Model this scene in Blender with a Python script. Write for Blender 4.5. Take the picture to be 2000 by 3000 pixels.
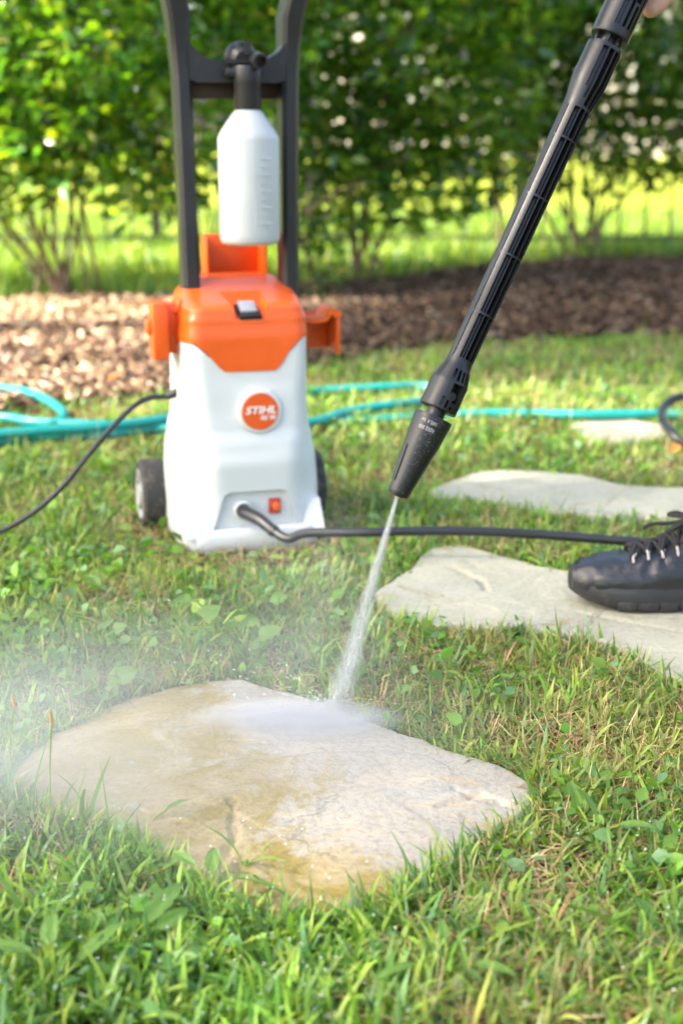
import bpy, bmesh, math, random
import numpy as np
from mathutils import Vector, Matrix, noise
for _o in list(bpy.data.objects): bpy.data.objects.remove(_o)
SC = bpy.context.scene; COL = SC.collection
random.seed(7); RNG = np.random.default_rng(11)
R = math.radians
# ---------------------------------------------------------------- camera, sky, sun, exposure
F = 4167.0; PITCH = R(15.4); CAMZ = 0.68                      # 50 mm lens, portrait frame of 2000 x 3000
cam = bpy.data.cameras.new('camera'); camo = bpy.data.objects.new('camera', cam); COL.objects.link(camo)
cam.sensor_fit = 'VERTICAL'; cam.sensor_height = 36; cam.sensor_width = 24; cam.lens = 50
cam.clip_start = 0.05; cam.clip_end = 600
camo.location = (0, 0, CAMZ); camo.rotation_euler = (R(90) - PITCH, 0, 0)
cam.dof.use_dof = True; cam.dof.focus_distance = 1.56; cam.dof.aperture_fstop = 3.9
SC.camera = camo
SUN_DIR = Vector((-0.70, -0.25, 0.66)).normalized()         # towards the sun: left
w = bpy.data.worlds.new('World'); SC.world = w; w.use_nodes = True
nt = w.node_tree; bg = nt.nodes['Background']; sky = nt.nodes.new('ShaderNodeTexSky')
sky.sky_type = 'NISHITA'; sky.sun_disc = False
sky.sun_elevation = math.asin(SUN_DIR.z); sky.sun_rotation = math.atan2(SUN_DIR.x, SUN_DIR.y)
sky.air_density = 1.0; sky.dust_density = 4.5; sky.ozone_density = 0.6
nt.links.new(sky.outputs[0], bg.inputs[0]); bg.inputs[1].default_value = 0.15
sl = bpy.data.lights.new('sun', 'SUN'); so = bpy.data.objects.new('sun', sl); COL.objects.link(so)
sl.energy = 4.5; sl.angle = R(2.0); sl.color = (1.0, 0.93, 0.80)
so.rotation_euler = SUN_DIR.to_track_quat('Z', 'Y').to_euler()
SC.view_settings.view_transform = 'Standard'; SC.view_settings.look = 'None'
SC.view_settings.exposure = 2.12; SC.view_settings.gamma = 1.0
SC.render.engine = 'CYCLES'
SC.cycles.max_bounces = 8; SC.cycles.diffuse_bounces = 3; SC.cycles.glossy_bounces = 3
SC.cycles.transmission_bounces = 5; SC.cycles.transparent_max_bounces = 12; SC.cycles.volume_bounces = 1
SC.cycles.use_denoising = True; SC.cycles.volume_step_rate = 1.0; SC.cycles.volume_max_steps = 128

CAM = Vector((0, 0, CAMZ)); FW = Vector((0, math.cos(PITCH), -math.sin(PITCH))); UP = Vector((0, math.sin(PITCH), math.cos(PITCH)))
def ray(px, py): return FW * F + Vector((1, 0, 0)) * (px - 1000) + UP * (1500 - py)
def G(px, py, z=0.0):                                         # where a sight line meets height z
    r = ray(px, py); return CAM + r * ((z - CAMZ) / r.z)
def P(px, py, depth): return CAM + ray(px, py) * (depth / F)  # at a distance along the lens axis
def PY(px, py, Y):
    r = ray(px, py); return CAM + r * (Y / r.y)

# ---------------------------------------------------------------- helpers
def link(o, parent=None):
    COL.objects.link(o)
    if parent is not None: o.parent = parent
    return o
def tag(o, label=None, cat=None, group=None, kind=None):
    if label: o['label'] = label
    if cat: o['category'] = cat
    if group: o['group'] = group
    if kind: o['kind'] = kind
    return o
def empty(name, loc=(0, 0, 0), rz=0.0):
    o = bpy.data.objects.new(name, None); o.location = loc; o.rotation_euler = (0, 0, rz); o.empty_display_size = .05
    return link(o)
def mesh_obj(name, verts, faces, mat, parent=None, smooth=False, sharp=None):
    me = bpy.data.meshes.new(name); me.from_pydata([tuple(v) for v in verts], [], faces)
    me.materials.append(mat)
    if smooth: me.shade_smooth()
    if sharp: me.set_sharp_from_angle(angle=R(sharp))
    return link(bpy.data.objects.new(name, me), parent)
def bm_obj(name, bm, mat, parent=None, smooth=True, sharp=35):
    me = bpy.data.meshes.new(name); bmesh.ops.recalc_face_normals(bm, faces=bm.faces); bm.to_mesh(me); bm.free()
    for m in (mat if isinstance(mat, (list, tuple)) else [mat]): me.materials.append(m)
    if smooth:
        me.shade_smooth()
        if sharp: me.set_sharp_from_angle(angle=R(sharp))
    return link(bpy.data.objects.new(name, me), parent)
def tri_mesh(name, V, T, mat, parent=None, col=None, smooth=False):   # big numpy meshes
    me = bpy.data.meshes.new(name)
    me.vertices.add(len(V)); me.vertices.foreach_set('co', V.astype(np.float32).ravel())
    me.loops.add(T.size); me.loops.foreach_set('vertex_index', T.astype(np.int32).ravel())
    me.polygons.add(len(T)); me.polygons.foreach_set('loop_start', np.arange(0, T.size, 3, dtype=np.int32))
    me.polygons.foreach_set('loop_total', np.full(len(T), 3, dtype=np.int32))
    if smooth: me.polygons.foreach_set('use_smooth', np.ones(len(T), dtype=bool))
    if col is not None:
        a = me.color_attributes.new('tint', 'FLOAT_COLOR', 'POINT')
        a.data.foreach_set('color', np.concatenate([col, np.ones((len(col), 1))], 1).astype(np.float32).ravel())
    me.materials.append(mat); me.update(calc_edges=True); me.validate()
    return link(bpy.data.objects.new(name, me), parent)
def add_box(bm, c, s, rot=None, taper=None):
    vs = bmesh.ops.create_cube(bm, size=1)['verts']
    for v in vs:
        v.co = Vector((v.co.x * s[0], v.co.y * s[1], v.co.z * s[2]))
        if taper and v.co.z > 0: v.co.x *= taper[0]; v.co.y *= taper[1]
    if rot is not None: bmesh.ops.transform(bm, matrix=rot.to_4x4(), verts=vs)
    bmesh.ops.translate(bm, vec=c, verts=vs); return vs
def bevel_all(bm, w, seg=2, ang=30):
    es = [e for e in bm.edges if len(e.link_faces) == 2 and e.calc_face_angle(0) > R(ang)]
    bmesh.ops.bevel(bm, geom=es, offset=w, segments=seg, affect='EDGES', profile=.5, clamp_overlap=True)
def add_prism(bm, pts, y0, y1):                                # polygon in x,z extruded along y
    a = [bm.verts.new((p[0], y0, p[1])) for p in pts]; b = [bm.verts.new((p[0], y1, p[1])) for p in pts]
    bm.faces.new(a); bm.faces.new(b[::-1]); n = len(pts)
    for i in range(n): bm.faces.new((a[i], a[(i + 1) % n], b[(i + 1) % n], b[i]))
    return a + b
def add_lathe(bm, prof, n=32, M=None, cap=True):               # prof: (radius, z)
    rings = []
    for r, z in prof:
        rings.append([bm.verts.new((r * math.cos(2 * math.pi * i / n), r * math.sin(2 * math.pi * i / n), z)) for i in range(n)])
    for a, b in zip(rings, rings[1:]):
        for i in range(n): bm.faces.new((a[i], a[(i + 1) % n], b[(i + 1) % n], b[i]))
    if cap: bm.faces.new(rings[0][::-1]); bm.faces.new(rings[-1])
    vs = [v for r in rings for v in r]
    if M is not None: bmesh.ops.transform(bm, matrix=M, verts=vs)
    return vs
def spline(pts, n=8, closed=False):                            # Catmull-Rom through points
    pts = [Vector(p) for p in pts]; out = []; N = len(pts)
    for i in range(N if closed else N - 1):
        if closed: p = [pts[(i + k - 1) % N] for k in range(4)]
        else: p = [pts[max(0, i - 1)], pts[i], pts[i + 1], pts[min(N - 1, i + 2)]]
        for k in range(n):
            t = k / n
            out.append(.5 * ((2 * p[1]) + (-p[0] + p[2]) * t + (2 * p[0] - 5 * p[1] + 4 * p[2] - p[3]) * t * t + (-p[0] + 3 * p[1] - 3 * p[2] + p[3]) * t ** 3))
    if not closed: out.append(pts[-1])
    return out
def add_tube(bm, path, rad, n=10, cap=True):
    path = [Vector(p) for p in path]; rings = []; nrm = None; L = len(path)
    for i, p in enumerate(path):
        t = (path[min(L - 1, i + 1)] - path[max(0, i - 1)]).normalized()
        if nrm is None: nrm = t.orthogonal().normalized()
        nrm = (nrm - t * nrm.dot(t)).normalized(); b = t.cross(nrm)
        r = rad[i] if isinstance(rad, (list, tuple)) else (rad(i / (L - 1)) if callable(rad) else rad)
        rings.append([bm.verts.new(p + (nrm * math.cos(2 * math.pi * k / n) + b * math.sin(2 * math.pi * k / n)) * r) for k in range(n)])
    for a, b in zip(rings, rings[1:]):
        for i in range(n): bm.faces.new((a[i], a[(i + 1) % n], b[(i + 1) % n], b[i]))
    if cap: bm.faces.new(rings[0][::-1]); bm.faces.new(rings[-1])
def tube_obj(name, path, rad, mat, parent=None, n=10):
    bm = bmesh.new(); add_tube(bm, path, rad, n); return bm_obj(name, bm, mat, parent, True, 50)
def bool_cut(o, cutter_bm):
    c = bpy.data.meshes.new('c'); bmesh.ops.recalc_face_normals(cutter_bm, faces=cutter_bm.faces); cutter_bm.to_mesh(c); cutter_bm.free()
    co = bpy.data.objects.new('c', c); COL.objects.link(co); co.matrix_world = Matrix.Identity(4)
    par = o.parent; o.parent = None
    m = o.modifiers.new('b', 'BOOLEAN'); m.operation = 'DIFFERENCE'; m.object = co; m.solver = 'EXACT'
    dg = bpy.context.evaluated_depsgraph_get(); dg.update()
    new = bpy.data.meshes.new_from_object(o.evaluated_get(dg)); o.modifiers.clear()
    new.name = o.name; o.data = new; bpy.data.objects.remove(co); o.parent = par
    new.shade_smooth(); new.set_sharp_from_angle(angle=R(28))
def cell_surface(bm, th, zs, depth, Rf, cap=True):             # cylinder skin with pockets: th in degrees, depth(i,j) below the surface
    nt_, nz = len(th) - 1, len(zs) - 1
    def pt(t, z, d): r = Rf(z) - d; return (r * math.cos(R(t)), r * math.sin(R(t)), z)
    D = [[depth((th[i] + th[i + 1]) / 2, (zs[j] + zs[j + 1]) / 2) for j in range(nz)] for i in range(nt_)]
    cache = {}
    def V(i, j, d):
        k = (i % nt_ if abs(th[-1] - th[0] - 360) < 1e-6 else i, j, round(d, 6))
        if k not in cache: cache[k] = bm.verts.new(pt(th[k[0]], zs[j], d))
        return cache[k]
    def face(*v):
        v = list(dict.fromkeys(v))
        if len(v) > 2:
            try: bm.faces.new(v)
            except ValueError: pass
    for i in range(nt_):
        for j in range(nz):
            d = D[i][j]; face(V(i, j, d), V(i + 1, j, d), V(i + 1, j + 1, d), V(i, j + 1, d))
            d2 = D[(i + 1) % nt_][j]
            if abs(d2 - d) > 1e-6: face(V(i + 1, j, d), V(i + 1, j, d2), V(i + 1, j + 1, d2), V(i + 1, j + 1, d))
            if j + 1 < nz and abs(D[i][j + 1] - d) > 1e-6: face(V(i, j + 1, d), V(i + 1, j + 1, d), V(i + 1, j + 1, D[i][j + 1]), V(i, j + 1, D[i][j + 1]))
    if cap:
        for j in (0, nz):
            jj = min(j, nz - 1); c = bm.verts.new((0, 0, zs[j]))
            for i in range(nt_):
                face(c, V(i, j, D[i][jj]), V(i + 1, j, D[i][jj]))
                d, d2 = D[i][jj], D[(i + 1) % nt_][jj]
                if abs(d - d2) > 1e-6: face(c, V(i + 1, j, d), V(i + 1, j, d2))
def text_bm(txt, size, shear=0.0, extrude=0.0, width=None):
    cu = bpy.data.curves.new('t', 'FONT'); cu.body = txt; cu.size = size; cu.shear = shear; cu.extrude = extrude; cu.offset = size * .015
    cu.align_x = 'CENTER'; cu.align_y = 'CENTER'; cu.resolution_u = 3
    o = bpy.data.objects.new('t', cu); COL.objects.link(o)
    dg = bpy.context.evaluated_depsgraph_get(); dg.update()
    me = bpy.data.meshes.new_from_object(o.evaluated_get(dg)); bm = bmesh.new(); bm.from_mesh(me)
    bpy.data.objects.remove(o); bpy.data.meshes.remove(me)
    if width:
        xs = [v.co.x for v in bm.verts]; s = width / (max(xs) - min(xs))
        for v in bm.verts: v.co.x *= s
    return bm

# ---------------------------------------------------------------- materials
class NT:
    def __init__(s, name):
        s.m = bpy.data.materials.new(name); s.m.use_nodes = True; s.t = s.m.node_tree; s.b = s.t.nodes['Principled BSDF']; s.out = s.t.nodes['Material Output']
    def n(s, typ, **kw):
        x = s.t.nodes.new(typ)
        for k, v in kw.items():
            if k.startswith('_'): setattr(x, k[1:], v)
            else:
                key = k.replace('__', ' '); x.inputs[key].default_value = v
        return x
    def l(s, a, b): s.t.links.new(a, b)
    def ramp(s, src, stops, interp='LINEAR'):
        r = s.t.nodes.new('ShaderNodeValToRGB'); e = r.color_ramp.elements; r.color_ramp.interpolation = interp
        while len(e) < len(stops): e.new(.5)
        for k, (p, c) in enumerate(stops): e[k].position = p; e[k].color = (*c, 1) if isinstance(c, tuple) else (c, c, c, 1)
        s.l(src, r.inputs[0]); return r
    def noise(s, scale, detail=4, rough=.55, vec=None, dist=0.0):
        x = s.n('ShaderNodeTexNoise'); x.inputs['Scale'].default_value = scale; x.inputs['Detail'].default_value = detail
        x.inputs['Roughness'].default_value = rough; x.inputs['Distortion'].default_value = dist
        if vec is not None: s.l(vec, x.inputs['Vector'])
        return x
    def coord(s, which='Object', scale=None):
        c = s.n('ShaderNodeTexCoord').outputs[which]
        if scale:
            m = s.n('ShaderNodeMapping'); m.inputs['Scale'].default_value = scale; s.l(c, m.inputs[0]); return m.outputs[0]
        return c
    def mix(s, fac, a, b, mode='MIX'):
        x = s.t.nodes.new('ShaderNodeMix'); x.data_type = 'RGBA'; x.blend_type = mode
        for val, sock in ((fac, x.inputs[0]), (a, x.inputs[6]), (b, x.inputs[7])):
            if hasattr(val, 'links'): s.l(val, sock)
            elif isinstance(val, tuple): sock.default_value = (*val, 1)
            else: sock.default_value = val
        return x.outputs[2]
    def bump(s, h, strength=.3, dist=.002):
        b = s.n('ShaderNodeBump'); b.inputs['Strength'].default_value = strength; b.inputs['Distance'].default_value = dist
        s.l(h, b.inputs['Height']); s.l(b.outputs[0], s.b.inputs['Normal']); return b
    def set(s, **kw):
        for k, v in kw.items():
            i = s.b.inputs[k.replace('__', ' ')]
            if hasattr(v, 'links'): s.l(v, i)
            else: i.default_value = (*v, 1) if isinstance(v, tuple) and len(v) == 3 and i.type == 'RGBA' else v
        return s
def plastic(name, col, rough=.4, fine=900, bump=.15, var=.06, spec=.5, dirt=None, coat=0):
    t = NT(name); c = t.coord(); n1 = t.noise(14, 5, .6, c); n2 = t.noise(fine, 2, .5, c)
    a = t.mix(t.ramp(n1.outputs[0], [(.3, 0.0), (.7, 1.0)]).outputs[0], tuple(x * (1 - var) for x in col), tuple(min(1, x * (1 + var)) for x in col))
    if dirt:
        d = t.noise(dirt[1], 6, .7, c); a = t.mix(t.ramp(d.outputs[0], [(dirt[2], 0.0), (dirt[2] + .14, dirt[3])]).outputs[0], a, dirt[0])
    rr = t.ramp(n1.outputs[0], [(.2, rough * .8), (.8, min(1, rough * 1.2))])
    t.set(Base__Color=a, Roughness=rr.outputs[0], Specular__IOR__Level=spec, Coat__Weight=coat); t.bump(n2.outputs[0], bump, .0004)
    return t.m
M = {}
M['white'] = plastic('white_plastic', (.64, .66, .645), .34, bump=.05, var=.015, dirt=((.35, .30, .2), 9, .66, .25))
M['orange'] = plastic('orange_plastic', (.74, .105, .010), .32, bump=.05, var=.04, dirt=((.5, .2, .08), 30, .68, .3))
M['black'] = plastic('black_plastic', (.016, .016, .017), .42, bump=.25, var=.15)
M['lance'] = plastic('lance_black_plastic', (.009, .010, .0108), .33, fine=1500, bump=.3, var=.25, spec=.42, dirt=((.09, .09, .085), 60, .63, .35))
M['grey'] = plastic('grey_rim_plastic', (.33, .34, .33), .5, dirt=((.14, .12, .08), 40, .55, .5))
M['handle'] = plastic('handle_dark_plastic', (.016, .018, .021), .38, bump=.2, var=.2, dirt=((.1, .1, .09), 50, .62, .3))
M['rubber'] = plastic('tyre_rubber', (.028, .028, .027), .75, bump=.5, dirt=((.16, .13, .09), 60, .5, .55))
M['hose_black'] = plastic('hose_rubber', (.014, .015, .017), .33, bump=.1, dirt=((.07, .07, .06), 70, .6, .3))
M['cable'] = plastic('cable_rubber', (.018, .02, .022), .5)
M['dark'] = plastic('recess_black', (.006, .006, .007), .6)
M['print'] = plastic('grey_print', (.30, .30, .29), .6)
M['lettering'] = plastic('white_print', (.85, .82, .78), .5, var=.02)
M['metal'] = plastic('iron_fence_paint', (.012, .014, .014), .45)
def teal():
    t = NT('teal_hose_vinyl'); c = t.coord(); n = t.noise(30, 4, .6, c)
    a = t.mix(n.outputs[0], (.0, .20, .19), (.015, .34, .30)); d = t.noise(55, 6, .7, c)
    a = t.mix(t.ramp(d.outputs[0], [(.55, 0.), (.7, .5)]).outputs[0], a, (.16, .2, .12))
    t.set(Base__Color=a, Roughness=.33); t.bump(n.outputs[0], .15, .002); return t.m
M['teal'] = teal()
def bottle_mat():
    t = NT('milky_polythene'); c = t.coord(); n = t.noise(25, 3, .5, c)
    t.set(Base__Color=t.mix(n.outputs[0], (.46, .49, .48), (.54, .57, .56)), Roughness=.38, Subsurface__Weight=.35, Subsurface__Radius=(.03, .03, .03)); t.bump(n.outputs[0], .1, .001); return t.m
M['bottle'] = bottle_mat()
def leafy(name, rough=.45, transl=.35, spec=.5, vein=0, tcol=(1.25, 1.3, .5)):
    t = NT(name); at = t.n('ShaderNodeAttribute'); at.attribute_name = 'tint'
    n = t.noise(160, 3, .6, t.coord()); c = t.mix(t.ramp(n.outputs[0], [(.3, 0.), (.75, .45)]).outputs[0], at.outputs['Color'], (.13, .17, .04), 'MIX') if vein else at.outputs['Color']
    t.set(Base__Color=c, Roughness=rough, Specular__IOR__Level=spec)
    tr = t.n('ShaderNodeBsdfTranslucent'); tc = t.mix(1.0, c, tcol, 'MULTIPLY'); t.l(tc, tr.inputs[0])
    ms = t.n('ShaderNodeMixShader'); ms.inputs[0].default_value = transl
    t.l(t.b.outputs[0], ms.inputs[1]); t.l(tr.outputs[0], ms.inputs[2]); t.l(ms.outputs[0], t.out.inputs[0]); return t.m
M['grass'] = leafy('grass_blade', .42, .40, .45)
M['straw'] = leafy('dry_straw', .7, .2, .25, tcol=(1, .95, .8))
M['shrub'] = leafy('shrub_leaf', .20, .45, .8, tcol=(2.1, 2.3, .3))
M['tree'] = leafy('tree_leaf', .5, .3, .4)
def leaf_mat(name, c1, c2, rough=.4, transl=.35):
    t = NT(name); co = t.coord(); n = t.noise(90, 4, .6, co)
    c = t.mix(n.outputs[0], c1, c2); t.set(Base__Color=c, Roughness=rough); t.bump(n.outputs[0], .3, .001)
    tr = t.n('ShaderNodeBsdfTranslucent'); t.l(t.mix(1.0, c, (1.3, 1.35, .5), 'MULTIPLY'), tr.inputs[0])
    ms = t.n('ShaderNodeMixShader'); ms.inputs[0].default_value = transl
    t.l(t.b.outputs[0], ms.inputs[1]); t.l(tr.outputs[0], ms.inputs[2]); t.l(ms.outputs[0], t.out.inputs[0]); return t.m
M['weed1'] = leaf_mat('broad_leaf_green', (.11, .22, .035), (.17, .30, .05))
M['weed2'] = leaf_mat('broad_leaf_lime', (.22, .34, .03), (.30, .42, .05))
M['blade'] = leaf_mat('wide_blade_green', (.13, .25, .035), (.19, .33, .06), .35)
M['leaf_dry'] = leaf_mat('fallen_leaf_orange', (.5, .16, .03), (.6, .25, .05), .6, .2)
M['seed'] = leaf_mat('seed_head_tan', (.45, .30, .13), (.6, .42, .2), .7, .2)
def bark():
    t = NT('shrub_bark'); c = t.coord('Object', (1, 1, .3)); n = t.noise(40, 5, .6, c)
    t.set(Base__Color=t.mix(n.outputs[0], (.09, .055, .035), (.22, .15, .10)), Roughness=.85); t.bump(n.outputs[0], .8, .01); return t.m
M['bark'] = bark()
def soil(name, a, b, c3, s=1.0):
    t = NT(name); c = t.coord(); n = t.noise(18 * s, 8, .68, c); n2 = t.noise(160 * s, 5, .7, c); n3 = t.noise(2.2 * s, 4, .6, c)
    x = t.mix(t.ramp(n.outputs[0], [(.3, 0.), (.7, 1.)]).outputs[0], a, b); x = t.mix(t.ramp(n3.outputs[0], [(.42, 0.), (.62, .8)]).outputs[0], x, c3)
    x = t.mix(.5, x, t.ramp(n2.outputs[0], [(.3, .35), (.7, 1.)]).outputs[0], 'MULTIPLY')
    t.set(Base__Color=x, Roughness=.95, Specular__IOR__Level=.15); t.bump(n2.outputs[0], .9, .006); return t.m
M['soil'] = soil('lawn_soil', (.05, .034, .018), (.13, .092, .048), (.075, .07, .028))
M['mulch_soil'] = soil('mulch_soil', (.03, .019, .012), (.08, .052, .033), (.05, .034, .022), .6)
M['far_grass'] = soil('far_lawn_turf', (.22, .27, .020), (.30, .36, .030), (.34, .40, .045), .12)
M['chips'] = leafy('wood_chip', .85, .0, .2)
def stone_mat(main):
    t = NT('flagstone_wet' if main else 'flagstone_pale'); c = t.coord()
    n = t.noise(6, 8, .62, c, .8); fine = t.noise(130, 6, .72, c); grain = t.noise(420, 3, .7, c)
    flow = t.noise(9, 7, .6, t.coord('Object', (.45, 1.3, 1)), 1.6)
    if main:
        sep = t.n('ShaderNodeSeparateXYZ'); t.l(c, sep.inputs[0])
        def m(op, a, b):
            x = t.n('ShaderNodeMath', _operation=op)
            for v, i in ((a, 0), (b, 1)):
                if hasattr(v, 'links'): t.l(v, x.inputs[i])
                else: x.inputs[i].default_value = v
            return x.outputs[0]
        g = m('ADD', m('MULTIPLY', sep.outputs[0], 5.0), m('MULTIPLY', sep.outputs[1], 2.2))
        nb = t.noise(8, 8, .72, c, .6)
        g2 = m('ADD', m('ADD', g, m('MULTIPLY', m('SUBTRACT', nb.outputs[0], .5), 3.4)), .42)
        clean = t.ramp(g2, [(.28, 0.), (.62, 1.)]).outputs[0]
        dirtyc = t.mix(t.ramp(n.outputs[0], [(.35, 0.), (.65, 1.)]).outputs[0], (.37, .29, .15), (.47, .38, .22))
        must = t.noise(11, 9, .75, c, .4)
        band = m('SUBTRACT', 1.0, m('MULTIPLY', m('ABSOLUTE', m('SUBTRACT', g2, -.05), 0), .85))
        mm = m('MULTIPLY', t.ramp(must.outputs[0], [(.42, 0.), (.56, .95)]).outputs[0], t.ramp(band, [(.25, 0.1), (.8, 1.)]).outputs[0])
        dirtyc = t.mix(mm, dirtyc, (.29, .215, .035))
        cleanc = t.mix(t.ramp(flow.outputs[0], [(.36, 0.), (.62, 1.)]).outputs[0], (.385, .37, .32), (.475, .42, .325))
        orange = t.noise(16, 9, .75, t.coord('Object', (.5, 1.5, 1)), 1.2)
        cleanc = t.mix(t.ramp(orange.outputs[0], [(.55, 0.), (.66, .7)]).outputs[0], cleanc, (.54, .37, .17))
        flake = t.noise(10, 9, .8, t.coord('Object', (1.6, .7, 1)), .5)
        dirtyc = t.mix(t.ramp(flake.outputs[0], [(.60, 0.), (.625, .9)]).outputs[0], dirtyc, (.36, .37, .33))
        col = t.mix(clean, dirtyc, cleanc)
    else:
        col = t.mix(t.ramp(n.outputs[0], [(.35, 0.), (.65, 1.)]).outputs[0], (.40, .395, .29), (.48, .465, .36))
        y = t.noise(8, 9, .78, t.coord('Object', (.7, 1.4, 1)), .8); col = t.mix(t.ramp(y.outputs[0], [(.56, 0.), (.66, .75)]).outputs[0], col, (.34, .27, .11)); y2 = t.noise(5, 9, .8, t.coord('Object', (.5, 2.2, 1)), .8); col = t.mix(t.ramp(y2.outputs[0], [(.60, 0.), (.645, .7)]).outputs[0], col, (.20, .18, .10))
    vein = t.n('ShaderNodeTexVoronoi', _feature='DISTANCE_TO_EDGE'); vein.inputs['Scale'].default_value = 4.5
    wc = t.mix(.13, c, t.noise(9, 5, .7, c).outputs['Color'], 'ADD'); t.l(wc, vein.inputs['Vector'])
    vm = t.ramp(vein.outputs['Distance'], [(.0, 1.), (.014, 0.)]).outputs[0]
    gate = t.ramp(t.noise(4.5, 2, .5, c).outputs[0], [(.50, 0.), (.60, .6)]).outputs[0]
    col = t.mix(t.mix(1.0, vm, gate, 'MULTIPLY'), col, (.13, .12, .08))
    col = t.mix(.7 if main else .5, col, t.ramp(fine.outputs[0], [(.32, .58 if main else .5), (.54, 1.)]).outputs[0], 'MULTIPLY')
    col = t.mix(.25, col, t.ramp(grain.outputs[0], [(.3, .6), (.7, 1.)]).outputs[0], 'MULTIPLY')
    t.set(Base__Color=col, Roughness=t.ramp(n.outputs[0], [(.3, .45 if main else .6), (.7, .75 if main else .85)]).outputs[0], Specular__IOR__Level=.3)
    h = t.mix(.4, fine.outputs[0], flow.outputs[0]); t.bump(h, .75, .006); return t.m
M['stone'] = stone_mat(True); M['stone2'] = stone_mat(False)
def water_mat():
    t = NT('white_water'); t.set(Base__Color=(.95, .97, .98), Roughness=.12, Transmission__Weight=.55, IOR=1.33); return t.m
M['water'] = water_mat()
def vol_mat(name, build):
    m = bpy.data.materials.new(name); m.use_nodes = True; t = m.node_tree; t.nodes.clear()
    out = t.nodes.new('ShaderNodeOutputMaterial'); v = t.nodes.new('ShaderNodeVolumePrincipled'); v.inputs['Color'].default_value = (.97, .985, 1, 1)
    v.inputs['Anisotropy'].default_value = .2; t.links.new(v.outputs[0], out.inputs['Volume'])
    def mth(op, a, b=0.0, cl=False):
        x = t.nodes.new('ShaderNodeMath'); x.operation = op; x.use_clamp = cl
        for val, i in ((a, 0), (b, 1)):
            if hasattr(val, 'links'): t.links.new(val, x.inputs[i])
            else: x.inputs[i].default_value = val
        return x.outputs[0]
    tc = t.nodes.new('ShaderNodeTexCoord').outputs['Object']
    def nz(scale, detail=3, sc=(1, 1, 1)):
        mp = t.nodes.new('ShaderNodeMapping'); mp.inputs['Scale'].default_value = sc; t.links.new(tc, mp.inputs[0])
        x = t.nodes.new('ShaderNodeTexNoise'); x.inputs['Scale'].default_value = scale; x.inputs['Detail'].default_value = detail
        t.links.new(mp.outputs[0], x.inputs['Vector']); return x.outputs[0]
    t.links.new(build(t, tc, mth, nz), v.inputs['Density']); return m
# ---------------------------------------------------------------- THE GROUND
LAWN_EDGE = [G(-900, 1225), G(-300, 1225), G(0, 1222), G(200, 1205), G(420, 1180), G(560, 1150), G(900, 1085), G(1150, 1035), G(1400, 1010), G(1700, 1000), G(2000, 990), G(2900, 985)]
MULCH_BACK = [G(-900, 880), G(0, 890), G(150, 880), G(400, 890), G(600, 885), G(900, 855), G(1100, 830), G(1400, 795), G(1700, 775), G(2000, 765), G(2900, 760)]
LE = np.array([[v.x, v.y] for v in LAWN_EDGE]); MBK = np.array([[v.x, v.y] for v in MULCH_BACK])
LE[0, 0] = MBK[0, 0] = -30; LE[-1, 0] = MBK[-1, 0] = 30
def edge_y(x, E): return np.interp(x, E[:, 0], E[:, 1])
def ground_z(x, y): return .006 * noise.noise(Vector((x * 2.3, y * 2.3, 0))) + .004 * noise.noise(Vector((x * 9, y * 9, 3)))
def sheet(name, xs, ys, zf, mat, mask=None, kind='structure'):
    vs = [(x, y, zf(x, y)) for y in ys for x in xs]; n = len(xs); fs = []
    for j in range(len(ys) - 1):
        for i in range(n - 1):
            fs.append((j * n + i, j * n + i + 1, (j + 1) * n + i + 1, (j + 1) * n + i))
    return tag(mesh_obj(name, vs, fs, mat, smooth=True), kind=kind)
xs = np.concatenate([[-250, -60, -20, -8], np.arange(-4, 4.01, .06), [8, 20, 60, 250]])
ys = np.concatenate([[-40, -8, -2], np.arange(0, 9, .06), [12, 20, 40, 100, 300]])
sheet('ground', xs, ys, lambda x, y: ground_z(x, y) if abs(x) < 5 and y < 9.5 else 0, M['soil'])
def strip(name, xs, lo, hi, n, mat, dz, amp, fs_, label=None):
    vs = []; fc = []
    for i, x in enumerate(xs):
        a, b = float(lo(x)), float(hi(x))
        for j in range(n + 1):
            y = a + (b - a) * j / n; e = min(1, min(j, n - j) / (n * .06) if n > 12 else 1)
            vs.append((x, y, ground_z(x, y) * (1 if abs(x) < 5 else 0) + dz * e - .01 * (1 - e) + amp * e * (.5 + noise.noise(Vector((x * fs_, y * fs_, 5))))))
    for i in range(len(xs) - 1):
        for j in range(n): a = i * (n + 1) + j; fc.append((a, a + n + 1, a + n + 2, a + 1))
    return tag(mesh_obj(name, vs, fc, mat, smooth=True), kind='structure')
xm = np.concatenate([[-20, -8], np.arange(-5, 5.01, .07), [8, 20]])
strip('mulch_bed', xm, lambda x: edge_y(x, LE) - .05 + .07 * noise.noise(Vector((x * 3, 0, 0))), lambda x: edge_y(x, MBK) + .1, 34, M['mulch_soil'], .008, .02, 2.2)
xf = np.concatenate([np.arange(-120, -12, 12), np.arange(-12, 12.1, .5), np.arange(24, 121, 12)])
strip('far_lawn', xf, lambda x: edge_y(x, MBK) + .05, lambda x: 42.0, 60, M['far_grass'], .012, .02, .6)

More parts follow.
